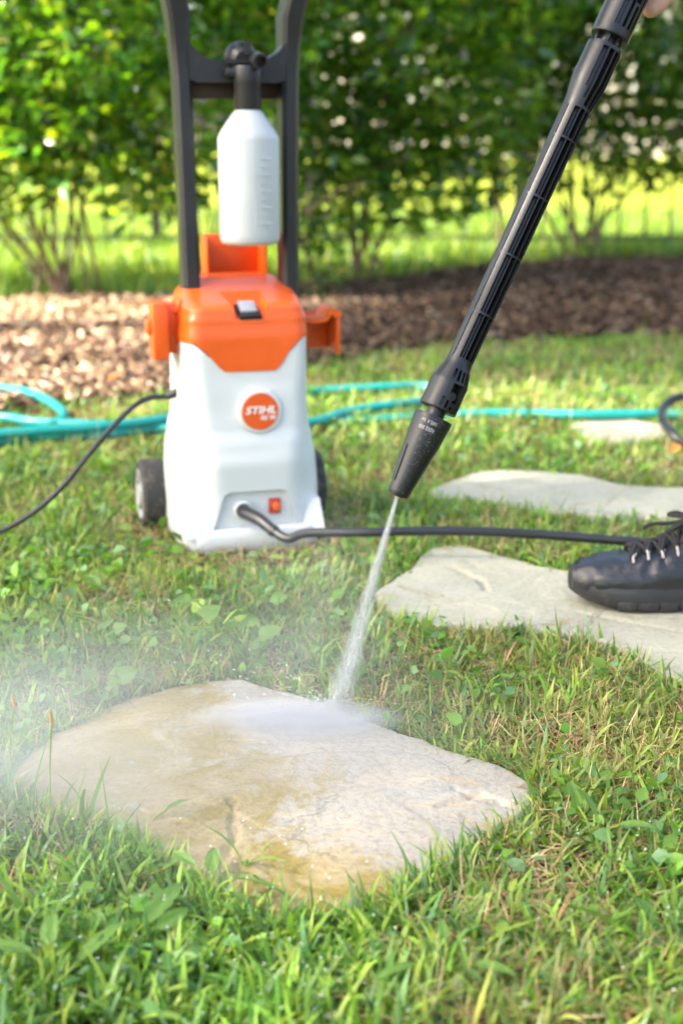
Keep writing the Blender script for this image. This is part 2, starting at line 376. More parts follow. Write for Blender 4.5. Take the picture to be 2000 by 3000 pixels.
# ---------------------------------------------------------------- STONES
def stone(label, px, z, mat, seed, amp=.004, nseg=240, nring=60, group=None, ridges=()):
    pts = [G(x, y, z) for x, y in px]; c = sum(pts, Vector()) / len(pts); c.z = 0
    loop = spline([(p.x, p.y, 0) for p in pts], 14, True)
    L = [0]; 
    for a, b in zip(loop, loop[1:] + loop[:1]): L.append(L[-1] + (b - a).length)
    out = []; k = 0
    for i in range(nseg):
        s = L[-1] * i / nseg
        while L[k + 1] < s: k += 1
        a, b = loop[k], loop[(k + 1) % len(loop)]; p = a.lerp(b, (s - L[k]) / max(1e-9, L[k + 1] - L[k]))
        d = (p - c); d.z = 0; p = p + d.normalized() * (.005 * noise.noise(p * 28 + Vector((seed, 0, 0))) + .0025 * noise.noise(p * 90))
        out.append(p)
    def top(x, y):
        q = Vector((x, y, seed)); h = amp * .8 * noise.noise(q * 4.5) + amp * .35 * noise.noise(q * 17)
        lay = noise.noise(Vector((x * 5 + .6 * noise.noise(q * 6), y * 9, seed + 4))) * 3.2         # split layers: small steps
        f = lay - math.floor(lay); h += (math.floor(lay) + min(1, f / .07)) * amp * .38
        for (ax, ay, bx, by, dep) in ridges:
            ab = Vector((bx - ax, by - ay)); ap = Vector((x - ax, y - ay)); t = max(0, min(1, ap.dot(ab) / ab.length_squared))
            wob = .012 * noise.noise(Vector((x * 30, y * 30, 1))); dd = (ap - ab * t).length
            dd = abs(dd + wob * (.5)); h -= dep * max(0, 1 - dd / .006)
        return h
    vs = []; fs = []
    for r in range(nring + 1):
        f = (r / nring) ** .8
        for i in range(nseg):
            p = c.lerp(out[i], f); e = 1 - f
            edge = .006 * max(0, 1 - e / .025) ** 2
            vs.append((p.x - c.x, p.y - c.y, z + top(p.x, p.y) - edge))
    for k2, (dz, ds) in enumerate(((-.010, 1.004), (-.03, 1.0))):
        for i in range(nseg):
            p = c.lerp(out[i], ds); vs.append((p.x - c.x, p.y - c.y, z - .013 + dz))
    n = nseg
    for r in range(nring + 2):
        for i in range(n): fs.append((r * n + i, r * n + (i + 1) % n, (r + 1) * n + (i + 1) % n, (r + 1) * n + i))
    o = mesh_obj('flagstone', vs, fs, mat, smooth=True); o.location = (c.x, c.y, 0)
    tag(o, label, 'paving stone', group); return np.array([[p.x, p.y] for p in out])
D = 1.27551
MAINPX = [(x * D, y * D) for x, y in [(35, 1765), (65, 1728), (130, 1680), (200, 1648), (270, 1612), (350, 1586), (450, 1566), (540, 1560), (610, 1574), (700, 1600), (770, 1624), (850, 1655), (950, 1690), (1050, 1725), (1130, 1750), (1195, 1778), (1228, 1806), (1224, 1838), (1180, 1880), (1105, 1928), (1035, 1975), (950, 2025), (840, 2075), (720, 2100), (620, 2092), (520, 2062), (430, 2012), (350, 1960), (250, 1905), (130, 1860), (55, 1820)]]
a1, a2, a3 = G(680, 2340, .02), G(690, 2450, .02), G(640, 2540, .02); b1, b2, b3 = G(1280, 2350, .02), G(1400, 2310, .02), G(1520, 2350, .02)
b4 = G(1330, 2300, .02); c1, c2 = G(560, 2160, .02), G(760, 2170, .02)
RID = [(a1.x, a1.y, a2.x, a2.y, .004), (a2.x, a2.y, a3.x, a3.y, .0045), (b1.x, b1.y, b2.x, b2.y, .004), (b4.x, b4.y, b3.x, b3.y, .004), (c1.x, c1.y, c2.x, c2.y, .0012)]
_g = lambda x, y: G(x, y, .018)
RID2 = [(_g(*p).x, _g(*p).y, _g(*q).x, _g(*q).y, d) for p, q, d in (((1270, 1640), (1340, 1665), .003), ((1340, 1665), (1400, 1690), .004), ((1400, 1690), (1425, 1730), .004), ((1370, 1640), (1410, 1665), .002), ((1700, 1800), (2000, 1850), .003))]
OUTL = []
OUTL.append(stone('large ochre and cream flagstone in front, half washed clean under the water jet', MAINPX, .015, M['stone'], 3.1, .0036, 340, 130, 'flagstones set in the lawn', RID))
OUTL.append(stone('pale flagstone under the black shoe', [(1098, 1745), (1130, 1708), (1200, 1660), (1255, 1612), (1300, 1600), (1400, 1610), (1500, 1634), (1600, 1658), (1750, 1690), (2000, 1720), (2250, 1760), (2300, 1900), (2200, 2030), (2060, 2010), (1930, 1965), (1840, 1910), (1740, 1872), (1600, 1848), (1450, 1838), (1280, 1830), (1170, 1796)], .018, M['stone2'], 8.2, .003, 220, 60, 'flagstones set in the lawn', RID2))
OUTL.append(stone('long pale flagstone behind the black pressure hose', [(1255, 1442), (1330, 1402), (1400, 1380), (1500, 1376), (1650, 1386), (1750, 1402), (1850, 1422), (2000, 1426), (2200, 1445), (2220, 1500), (2000, 1518), (1800, 1512), (1600, 1494), (1450, 1474), (1310, 1458)], .018, M['stone2'], 5.5, .003, 160, 40, 'flagstones set in the lawn'))
OUTL.append(stone('small far flagstone beside the teal garden hose', [(1670, 1245), (1720, 1228), (1800, 1226), (1880, 1232), (1960, 1246), (1960, 1272), (1880, 1286), (1780, 1286), (1700, 1272)], .018, M['stone2'], 9.7, .003, 120, 24, 'flagstones set in the lawn'))
def inside(P_, poly):                                          # vectorised point in polygon
    x, y = P_[:, 0], P_[:, 1]; ins = np.zeros(len(P_), bool); n = len(poly)
    for i in range(n):
        x1, y1 = poly[i]; x2, y2 = poly[(i + 1) % n]
        c = ((y1 > y) != (y2 > y)); ins ^= c & (x < (x2 - x1) * (y - y1) / (y2 - y1 + 1e-12) + x1)
    return ins

# ---------------------------------------------------------------- PRESSURE WASHER
YAW = R(16); W0 = G(744, 1625) ; WO = Vector((W0.x, W0.y, 0)) + Matrix.Rotation(YAW, 3, 'Z') @ Vector((0.006, .142, 0))
washer = tag(empty('pressure_washer', WO, YAW), 'white and orange electric pressure washer standing upright on the lawn', 'pressure washer')
# plan sections: z, half front width a, half width b, front depth d, corner depth c, back depth e
SEC = [(.004, .078, .118, .120, .085, .105), (.03, .070, .121, .123, .085, .11), (.10, .068, .121, .124, .080, .11), (.145, .070, .118, .128, .078, .11), (.175, .075, .113, .124, .076, .11),
       (.205, .080, .1065, .117, .075, .108), (.24, .083, .1045, .114, .073, .106), (.30, .089, .1035, .112, .071, .104), (.345, .092, .1025, .111, .070, .102), (.375, .092, .100, .107, .066, .100),
       (.390, .088, .096, .103, .062, .099), (.405, .082, .091, .092, .055, .096), (.420, .074, .080, .080, .045, .088), (.435, .064, .066, .07, .035, .08)]
def sec_at(z):
    for p, q in zip(SEC, SEC[1:]):
        if z <= q[0]:
            t = max(0, (z - p[0]) / (q[0] - p[0])); t2 = t * t * (3 - 2 * t) if p[0] > .12 else t
            return [u + (v - u) * (t2 if k else t) for k, (u, v) in enumerate(zip(p, q))]
    return list(SEC[-1])
def rounded(poly, r, n=5):
    out = []; N = len(poly)
    for i in range(N):
        p, a, b = Vector(poly[i][:2]), Vector(poly[i - 1][:2]), Vector(poly[(i + 1) % N][:2]); rr = poly[i][2] if len(poly[i]) > 2 else r
        u, v = (a - p), (b - p); l = min(rr, u.length * .48, v.length * .48); s, e = p + u.normalized() * l, p + v.normalized() * l
        for k in range(n + 1):
            t = k / n; out.append((1 - t) ** 2 * s + 2 * t * (1 - t) * p + t * t * e)
    return out
def section(z, grow=0.0):
    _, a, b, d, c, e = sec_at(z); a += grow * .4; b += grow; d += grow; c += grow; e += grow
    poly = [(-a, -d, .018), (a, -d, .018), (b, -c, .022), (b + .002, .03, .03), (b - .012, e, .03), (-b + .012, e, .03), (-b - .002, .03, .03), (-b, -c, .022)]
    pts = rounded(poly, .02, 5); out = []                      # add points along the long straight runs
    for i, p in enumerate(pts):
        q = pts[(i + 1) % len(pts)]; out.append(p)
        m = int((q - p).length / .008)
        m = {0: 0}.get(m, m)
        out += []
    return pts
def dense_section(z, grow=0.0, per=14):                        # the same count at every height
    base = section(z, grow); out = []
    for i, p in enumerate(base):
        q = base[(i + 1) % len(base)]; n = per if i % 6 == 5 else 1
        for k in range(n): out.append(p.lerp(q, k / n))
    return out
def seam(x, y):                                                # height where orange meets white, as a function of the place
    if y > -.05: return .338
    ax = x * 1.0
    if ax < 0: k = [(-.125, .338), (-.100, .342), (-.086, .344), (-.072, .331), (-.046, .297), (0, .296)]
    else: k = [(0, .296), (.046, .296), (.066, .331), (.088, .350), (.100, .346), (.125, .338)]
    return float(np.interp(ax, [p[0] for p in k], [p[1] for p in k]))
def shell(name, mat, lo, hi, grow, nz, parent, closetop=False):
    N = len(dense_section(.1)); rows = []
    for j in range(nz + 1):
        row = []
        f = j / nz
        for i in range(N):
            p0 = dense_cache[i]; z0, z1 = lo(p0), hi(p0); z = z0 + (z1 - z0) * f
            row.append((z, i))
        rows.append(row)
    vs = []
    for row in rows:
        for z, i in row: p = sec_pt(z, i, grow); vs.append((p.x, p.y, z))
    fs = [(j * N + i, j * N + (i + 1) % N, (j + 1) * N + (i + 1) % N, (j + 1) * N + i) for j in range(nz) for i in range(N)]
    return vs, fs, N
_sc = {}
def sec_pt(z, i, grow):
    k = (round(z, 4), grow)
    if k not in _sc: _sc[k] = dense_section(k[0], grow)
    return _sc[k][i]
dense_cache = dense_section(.33)
# white housing
vs, fs, N = shell('h', None, lambda p: .012, lambda p: seam(p.x, p.y), 0.0, 44, washer)
top = [(v[0] * .9, v[1] * .9, v[2] - .004) for v in vs[-N:]]; k0 = len(vs); vs += top
fs += [(k0 - N + i, k0 - N + (i + 1) % N, k0 + (i + 1) % N, k0 + i) for i in range(N)]
bot = len(vs); vs.append((0, 0, .012)); fs += [((i + 1) % N, i, bot) for i in range(N)]
tpc = len(vs); vs.append((0, 0, .30)); fs += [(k0 + i, k0 + (i + 1) % N, tpc) for i in range(N)]
housing = mesh_obj('housing', vs, fs, M['white'], washer, True, 24)
# outlet recess cut in the front
W = washer.matrix_world.copy()
bm = bmesh.new(); add_prism(bm, [(-.068, .038), (-.050, .096), (-.040, .102), (.046, .102), (.056, .096), (.070, .038)], -.15, -.112); bevel_all(bm, .004, 2)
bool_cut(housing, bm)
# base with its two cheeks
bm = bmesh.new()
foot = rounded([(-.108, -.138, .03), (.108, -.138, .03), (.118, -.06, .02), (.118, .10, .02), (-.118, .10, .02), (-.118, -.06, .02)], .02, 6)
rings = []
for z, s in ((.004, .955), (.010, .985), (.020, 1.0), (.034, .995), (.040, .975), (.0405, .90)):
    rings.append([bm.verts.new((p.x * s, p.y * s, z)) for p in foot])
for a, b in zip(rings, rings[1:]):
    for i in range(len(a)): bm.faces.new((a[i], a[(i + 1) % len(a)], b[(i + 1) % len(a)], b[i]))
bm.faces.new(rings[0][::-1]); bm.faces.new(rings[-1])
bm_obj('foot', bm, M['white'], washer, True, 40)
for s in (-1, 1):
    bm = bmesh.new(); w = .052 if s < 0 else .036
    q = [(s * .116, .03), (s * (.116 - w), .03), (s * (.116 - w + .008), .058), (s * (.116 - w * .45), .076), (s * .112, .080)]
    vv = add_prism(bm, q, -.134, -.06)
    for v in vv:
        if v.co.z > .05 and v.co.y < -.1: v.co.y += .020; 
    bevel_all(bm, .010, 4, 20); bm_obj('cheek', bm, M['white'], washer, True, 60)
# orange hood
def zt(y):
    t = max(0, min(1, (y + .10) / .15)); return .391 + .032 * t * t * (3 - 2 * t)
vs, fs, N = shell('h', None, lambda p: seam(p.x, p.y) - .0005, lambda p: zt(p.y), .0022, 26, washer)
last = vs[-N:]
for (sx, dz) in ((.975, .0045), (.94, .0075), (.89, .0095), (.80, .0105), (.5, .011), (.15, .011)):
    for v in last: vs.append((v[0] * sx, v[1] * sx, zt(v[1] * sx) + dz))
fs = [(j * N + i, j * N + (i + 1) % N, (j + 1) * N + (i + 1) % N, (j + 1) * N + i) for j in range(len(vs) // N - 1) for i in range(N)]
fs.append(tuple(range(len(vs) - N, len(vs)))); fs.append(tuple(range(N))[::-1])
hood = mesh_obj('hood', vs, fs, M['orange'], washer, True, 30)
bm = bmesh.new(); sw = [(-.050, .0), (.040, .0), (.024, -.075), (-.018, -.080)]
# a pocket that opens forward and upward: wide at the back, narrow at the front
pk = [(-.047, -.008, .450), (.045, -.008, .450), (.036, -.135, .450), (-.030, -.135, .450), (-.028, -.055, .394), (.028, -.055, .394), (.024, -.135, .3685), (-.018, -.135, .3685)]
v8 = [bm.verts.new(p) for p in pk]
for f in ((0, 1, 2, 3), (7, 6, 5, 4), (0, 4, 5, 1), (1, 5, 6, 2), (2, 6, 7, 3), (3, 7, 4, 0)): bm.faces.new([v8[i] for i in f])
bevel_all(bm, .005, 3); bool_cut(hood, bm)
# switch
bm = bmesh.new(); rot = Matrix.Rotation(R(-10), 3, 'X')
tl = math.atan2(.402 - .377, .085); rotx = Matrix.Rotation(tl, 3, 'X')
add_box(bm, (0.003, -.086, .3865), (.036, .050, .008), rotx); bevel_all(bm, .0015, 2); sb = bm_obj('switch', bm, M['dark'], washer)
bm = bmesh.new(); add_box(bm, (0.003, -.083, .393), (.027, .032, .008), Matrix.Rotation(tl + R(8), 3, 'X')); bevel_all(bm, .002, 2); bm_obj('rocker', bm, plastic('switch_grey', (.30, .31, .34), .3), sb)
# badge
TILT = R(3); BC = Vector((.012, -.1155, .232)); BM = Matrix.Translation(BC) @ Matrix.Rotation(R(90) - TILT * 0, 4, 'X')
bm = bmesh.new(); add_lathe(bm, [(.034, -.004), (.0365, .002), (.036, .006), (.034, .0085), (.0302, .009), (.0300, .0075)], 48, BM, True); badge = bm_obj('badge', bm, M['white'], washer, True, 40)
bm = bmesh.new(); add_lathe(bm, [(.0298, .006), (.0298, .0095), (.0290, .0102)], 48, BM, True); disc = bm_obj('disc', bm, plastic('badge_orange', (.72, .10, .012), .4), badge)
for txt, size, wd, x, y in (('STIHL', .017, .050, 0, .002), ('RE 90', .010, .025, .012, -.0105)):
    b = text_bm(txt, size, .22, .0002, wd); bmesh.ops.transform(b, matrix=BM @ Matrix.Translation((x, y, .0108)), verts=b.verts)
    if txt == 'STIHL':
        c = text_bm(txt, size, .22, .0002, wd)
        for k in (.0005, -.0005):
            bmesh.ops.transform(c, matrix=BM @ Matrix.Translation((x + k, y + k * .6, .0110)), verts=c.verts); break
        tm = bpy.data.meshes.new('t'); c.to_mesh(tm); c.free(); b.from_mesh(tm); bpy.data.meshes.remove(tm)
    bm_obj('lettering', b, M['lettering'], badge, False)
# outlet collar, orange knob, recess rim
OUTP = Vector((-.018, -.113, .070))
bm = bmesh.new(); add_lathe(bm, [(.0165, -.01), (.0172, .004), (.016, .010), (.0125, .011), (.0115, .004)], 32, Matrix.Translation(OUTP) @ Matrix.Rotation(R(90), 4, 'X')); bm_obj('outlet_collar', bm, M['white'], washer, True, 40)
bm = bmesh.new(); add_box(bm, (.036, -.1125, .072), (.020, .012, .026)); bevel_all(bm, .003, 2); kb = bm_obj('socket', bm, plastic('socket_red', (.45, .05, .01), .5), washer)
bm = bmesh.new(); add_lathe(bm, [(.0068, 0), (.0068, .006), (.005, .009)], 20, Matrix.Translation((.038, -.117, .073)) @ Matrix.Rotation(R(90), 4, 'X')); bm_obj('knob', bm, M['orange'], kb, True, 40)
# side hooks
bm = bmesh.new(); add_box(bm, (-.114, -.026, .358), (.028, .030, .080)); add_box(bm, (-.133, -.040, .357), (.024, .052, .090)); add_box(bm, (-.122, -.006, .356), (.012, .03, .078))
bevel_all(bm, .0022, 2); hk = bm_obj('lance_holder', bm, M['orange'], washer)
bm = bmesh.new(); add_box(bm, (-.146, -.036, .362), (.014, .022, .026)); bevel_all(bm, .005, 2); bm_obj('clip', bm, M['orange'], hk)
bm = bmesh.new(); add_box(bm, (-.100, -.02, .392), (.010, .05, .024), Matrix.Rotation(R(30), 3, 'Y')); bevel_all(bm, .004, 2); bm_obj('shoulder_lug', bm, M['orange'], washer)
prof = spline([(.096, .386, 0), (.104, .372, 0), (.118, .364, 0), (.142, .365, 0), (.149, .371, 0), (.155, .379, 0), (.165, .378, 0)], 6)
bm = bmesh.new()
th = .005; up_ = [(p.x, p.y) for p in prof]; lowp = [(p.x, p.y - th) for p in prof][::-1]
add_prism(bm, up_ + [(.168, .374), (.168, .368)] + [(.158, .366)] + [q for q in lowp if q[0] < .155], -.045, .03)
add_box(bm, (.165, -.006, .340), (.006, .074, .070)); add_box(bm, (.133, .026, .338), (.064, .006, .062)); bevel_all(bm, .0015, 2)
bm_obj('cable_hook', bm, M['orange'], washer, True, 40)
# tall tray behind
bm = bmesh.new(); add_box(bm, (.020, .118, .446), (.098, .006, .096)); add_box(bm, (-.029, .096, .446), (.006, .05, .092)); add_box(bm, (.069, .096, .446), (.006, .06, .096)); bevel_all(bm, .0025, 2)
bm_obj('rear_holder', bm, M['orange'], washer)
# handle: two legs that splay at the top, a cross bar, a grip
def bar(bm, path, w, d, ch):                                   # chamfered box section along a path in x,z
    rings = []
    for (x, y, z, s) in path:
        hw, hd = w * s / 2, d * s / 2
        sec = [(-hw + ch, -hd), (hw - ch, -hd), (hw, -hd + ch), (hw, hd - ch), (hw - ch, hd), (-hw + ch, hd), (-hw, hd - ch), (-hw, -hd + ch)]
        rings.append([bm.verts.new((x + a, y + b, z)) for a, b in sec])
    for a, b in zip(rings, rings[1:]):
        for i in range(8): bm.faces.new((a[i], a[(i + 1) % 8], b[(i + 1) % 8], b[i]))
    bm.faces.new(rings[0][::-1]); bm.faces.new(rings[-1])
hy = .002; hx = .004
for s in (-1, 1):
    bm = bmesh.new()
    x0, x1, x2, x3 = (.082, .084, .090, .101)
    bar(bm, [(s * x0, hy, .37, 1), (s * x0, hy, .41, 1), (s * x1, hy + .004, .60, .98), (s * (x1 + .002), hy + .006, .745, 1.02), (s * (x1 + .004), hy + .008, .79, 1.08), (s * (x2 + .0), hy + .006, .835, 1.25), (s * x3, hy - .006, .885, 1.3), (s * .103, hy - .012, .93, 1.15), (s * .096, hy - .012, .975, 1.1)], .027, .050, .006)
    bevel_all(bm, .0015, 2); bm_obj('handle_leg', bm, M['handle'], washer).location.x = .009
bm = bmesh.new()
add_prism(bm, [(-.080, .802), (-.066, .784), (-.044, .771), (.044, .771), (.066, .784), (.080, .802), (.080, .742), (.064, .737), (-.064, .737), (-.080, .742)][::1], hy - .018, hy + .016); bevel_all(bm, .003, 2)
bm_obj('crossbar', bm, M['handle'], washer).location.x = .009
bm = bmesh.new(); add_box(bm, (0, hy + .03, .730), (.170, .018, .034)); bevel_all(bm, .003, 2); bm_obj('rear_brace', bm, plastic('brace_brown', (.045, .022, .014), .5), washer)
tube_obj('grip', spline([(-.096, hy - .012, .965, ), (-.08, hy - .012, .99), (0, hy - .012, 1.0), (.08, hy - .012, .99), (.096, hy - .012, .965)], 8), .014, M['handle'], washer)
bm = bmesh.new(); add_box(bm, (.01, hy - .03, .752), (.05, .03, .012)); add_box(bm, (.01, hy - .022, .772), (.012, .02, .05)); bevel_all(bm, .002, 2); bm_obj('bottle_hanger', bm, M['handle'], washer)
# wheels
for s in (-1, 1):
    MX = Matrix.Translation((s * .137, .066, .0600)) @ Matrix.Rotation(R(90) * s, 4, 'Y')
    bm = bmesh.new(); add_lathe(bm, [(.036, -.020), (.054, -.021), (.0595, -.017), (.0605, -.010), (.0605, .012), (.0595, .018), (.055, .0225), (.044, .023), (.044, .014)], 56, MX, True)
    wh = bm_obj('wheel', bm, M['rubber'], washer, True, 30); bm = bmesh.new()
    add_lathe(bm, [(.043, .012), (.0435, .0225), (.040, .0235), (.036, .019), (.020, .018), (.018, .024), (.006, .025)], 40, MX); rim = bm_obj('rim', bm, M['grey'], wh, True, 30)
    bm = bmesh.new()
    for k in range(5):
        a = k * 2 * math.pi / 5; vv = add_box(bm, (0, 0, 0), (.010, .013, .005)); bmesh.ops.transform(bm, matrix=MX @ Matrix.Rotation(a, 4, 'Z') @ Matrix.Translation((.028, 0, .0185)), verts=vv)
    bm_obj('rim_slot', bm, M['dark'], wh, False)
tube_obj('axle', [(-.13, .082, .0585), (.13, .082, .0585)], .006, M['handle'], washer)
# foam bottle hanging from the crossbar
bo = washer.matrix_world
bp = WO + Matrix.Rotation(YAW, 3, 'Z') @ Vector((.020, hy - .035, 0))
bottle = tag(empty('foam_bottle', (bp.x, bp.y, .488), YAW), 'milky white bottle with a black spray head hanging upright between the handle legs', 'bottle')
bm = bmesh.new(); add_lathe(bm, [(.040, 0.0), (.0455, .0025), (.0480, .008), (.0485, .016), (.0488, .162), (.0476, .168), (.0430, .176), (.0350, .188), (.0245, .203), (.020, .207), (.0185, .212)], 56)
bd = bm_obj('bottle_body', bm, M['bottle'], bottle, True, 60)
bm = bmesh.new()
for k in range(9): add_box(bm, (.012 + (.0 if k % 2 else .004), -.0484, .035 + k * .0125), (.012 if k % 2 else .02, .0012, .0011))
add_box(bm, (-.001, -.0486, .085), (.0012, .001, .11)); bm_obj('scale_mark', bm, M['bottle'], bd, False)
bm = bmesh.new(); add_lathe(bm, [(.0205, .208), (.0215, .212), (.0205, .243), (.0215, .246), (.023, .270), (.021, .274)], 40)
cap = bm_obj('cap', bm, M['black'], bottle, True, 35)
bm = bmesh.new(); add_lathe(bm, [(.0105, -.02), (.0125, .0), (.0125, .028), (.0118, .030), (.0085, .030), (.0080, .012)], 28, Matrix.Translation((.014, -.006, .282)) @ Matrix.Rotation(R(96), 4, 'X'))
bm_obj('nozzle', bm, M['black'], bottle, True, 35)
bm = bmesh.new(); add_lathe(bm, [(.006, -.032), (.024, -.028), (.0255, -.016), (.018, 0), (.012, .006)], 30, Matrix.Translation((-.006, .004, .284)) @ Matrix.Rotation(R(8), 4, 'Y') @ Matrix.Rotation(R(98), 4, 'X'))
add_box(bm, (-.004, -.006, .280), (.062, .006, .004)); add_box(bm, (.0, .0, .300), (.010, .018, .020)); bm_obj('spray_head', bm, M['black'], bottle, True, 35)

# ---------------------------------------------------------------- SPRAY LANCE
LD = 1.42; T0 = P(1164, 1451, LD); T1 = P(1783, 112, LD); AX = (T1 - T0).normalized()
lx = Vector((1, 0, 0)); lx = (lx - AX * lx.dot(AX)).normalized(); ly = AX.cross(lx)          # local x to the right, local y away from the lens
LM = Matrix((lx, ly, AX)).transposed().to_4x4(); LM.translation = T0
lance = tag(empty('spray_lance'), 'black ribbed spray lance held above the front flagstone with water leaving its nozzle', 'spray lance'); lance.matrix_world = LM
def lo(name, bm, mat=None, parent=None, sharp=30, sm=True): return bm_obj(name, bm, mat or M['lance'], parent or lance, sm, sharp)
def stops(*a): return sorted(set(a))
def tf(a, b, n): return [a + (b - a) * i / n for i in range(n)]
# th: 0 = right, 90 = away from the lens, 180 = left, 270 = towards the lens
# rotor nozzle
def Rn(z): return float(np.interp(z, [0, .003, .006, .030, .055, .080, .0855, .0862], [.0102, .0112, .0116, .0142, .0175, .0197, .0200, .0196]))
TH = sorted(set(list(np.arange(0, 361, 7.5)) + [200, 222, 290, 318, 20, 42, 110, 132]))
def dn(t, z):
    for a, b in ((200, 222), (290, 318), (20, 42), (110, 132)):
        if a < t < b and .0125 < z < .050: return -.0011
    return 0
bm = bmesh.new(); cell_surface(bm, TH, stops(0, .0015, .003, .0045, .006, .0125, .02, .03, .04, .05, .060, .070, .080, .0845, .0862), dn, Rn)
noz = lo('nozzle', bm, sharp=25)
bm = bmesh.new(); add_lathe(bm, [(.003, -.0012), (.0062, -.001), (.0066, .001)], 20); lo('orifice', bm, M['dark'], noz)
for txt, zz, wd, ang in (('1605 A  bar', .0785, .017, 262), ('RE02 500', .0715, .017, 262)):
    b = text_bm(txt, .0052, 0, 0, wd); bmesh.ops.subdivide_edges(b, edges=b.edges[:], cuts=1)
    for v in b.verts:
        a = R(ang) - v.co.x / .0198; z = zz - v.co.y; r = Rn(z) + .00025; v.co = Vector((r * math.cos(a), r * math.sin(a), z))
    lo('lettering', b, M['print'], noz, sm=False)
bm = bmesh.new(); rr = random.Random(3)
for k in range(150):
    a = R(rr.gauss(284, 17)); z = min(.083, max(.004, rr.gauss(.055, .02))); r = Rn(z) + .0002; s = rr.uniform(.00012, .0003)
    vs_ = bmesh.ops.create_icosphere(bm, subdivisions=1, radius=s)['verts']; bmesh.ops.translate(bm, vec=(r * math.cos(a), r * math.sin(a), z), verts=vs_)
tag(lo('water_droplets', bm, plastic('dried_splash', (.35, .35, .34), .3), noz), kind='stuff')
bm = bmesh.new(); add_lathe(bm, [(.0096, .08), (.0096, .100)], 32); lo('neck', bm)
# lower coupling with its windows
def Rc(z): return float(np.interp(z, [.0945, .0955, .124, .144, .150], [.0190, .0194, .0194, .0136, .0134]))
def dc(t, z):
    if z > .1255 and z < .138:
        for a in (272, 289, 306, 323, 340, 357, 14, 31):
            if a - 5 < (t if t > 90 or a < 100 else t + 360) < a + 5 and z > (.129 if a == 272 else .1265): return .005
    if .112 < z < .1235 and 282 < t < 318: return .010
    if .1045 < z <= .112 and 297 < t < 318: return .010
    if .098 < z < .1075 and 266 < t < 275: return .005
    if .097 < z < .1055 and 281 < t < 290: return .005
    if .097 < z < .1005 and 299 < t < 306: return .005
    if .097 < z < .108 and 328 < t < 334: return .005
    if .097 < z < .118 and 342 < t < 350: return .005
    return 0
TH = sorted(set(list(range(0, 361, 6)) + [266, 275, 281, 290, 299, 306, 318, 282, 297, 328, 334, 342, 350] + [a + k for a in (272, 289, 306, 323, 340) for k in (-5, 5)] + [352, 2, 9, 19, 26, 36]))
bm = bmesh.new(); cell_surface(bm, TH, stops(.0945, .0955, .097, .098, .1005, .1045, .1055, .1075, .108, .112, .118, .1235, .124, .1265, .129, .132, .135, .138, .141, .144, .150), dc, Rc)
cp = lo('coupling', bm, sharp=20)
bm = bmesh.new(); bmesh.ops.create_cone(bm, cap_ends=True, segments=20, radius1=.0045, radius2=.0045, depth=.004, matrix=Matrix.Translation((.0065, -.0125, .1105)) @ Matrix.Rotation(R(90), 4, 'X') @ Matrix.Rotation(R(25), 4, 'Y')); lo('locking_pin', bm, M['black'], cp)
# ribbed tube: solid on the left, open pockets on the right, cross rings
RING = [.1440, .1985, .2625, .3265, .3905, .4245]
def dt(t, z):
    if min(abs(z - r) for r in RING) < .0011: return .0012 if 282 < t < 300 and (.26 < z < .27 or .325 < z < .33) else 0
    z2 = z
    if 226 < t < 231: return .002
    if 258 < t < 280 or 285 < t < 306 or 311 < t < 330 or 335 < t < 352: return .0080
    if 5 < t < 25 or 40 < t < 60 or 75 < t < 95 or 110 < t < 130 or 145 < t < 165: return .004
    return 0
TH = sorted(set(list(range(0, 361, 10)) + [226, 231, 258, 285, 306, 311, 335, 352, 5, 25, 75, 95, 145, 165, 235, 253, 280]))
Z = stops(.1415, .4245, *[r + k for r in RING for k in (-.0011, .0011)]); Z = [z for z in Z if .1415 <= z <= .4245]
def Rt(z): return .0134 + .0012 * (z - .144) / .28
bm = bmesh.new(); cell_surface(bm, TH, Z, dt, Rt); tb = lo('tube', bm, sharp=20)
# flared upper end of the tube
def Ru(z): return float(np.interp(z, [.4245, .430, .452, .490, .4925], [.0146, .0149, .0182, .0184, .0180]))
def du(t, z):
    if z > .4885 or z < .4265: return 0
    if 262 < t < 280 and z > .445: return .006
    if 286 < t < 303 or 309 < t < 325 or 331 < t < 346 or 352 < t < 356: return .0065
    if 262 < t < 280 and .434 < z < .445 and t > 270: return .006
    if 4 < t < 24 or 40 < t < 60 or 76 < t < 96: return .005
    return 0
TH = sorted(set(list(range(0, 361, 8)) + [262, 270, 280, 286, 303, 309, 325, 331, 346, 352, 356, 4, 24, 40, 60, 76, 96]))
bm = bmesh.new(); cell_surface(bm, TH, stops(.4245, .4265, .430, .434, .440, .445, .452, .465, .478, .4885, .490, .4925), du, Ru); lo('tube_socket', bm, sharp=20)
bm = bmesh.new(); add_lathe(bm, [(.009, .485), (.009, .52)], 24)
for k in range(6): vv = add_box(bm, (.0105, 0, .5), (.007, .0035, .034)); bmesh.ops.rotate(bm, cent=(0, 0, 0), matrix=Matrix.Rotation(k * math.pi / 3 + .35, 3, 'Z'), verts=vv)
lo('spigot', bm, sharp=30)
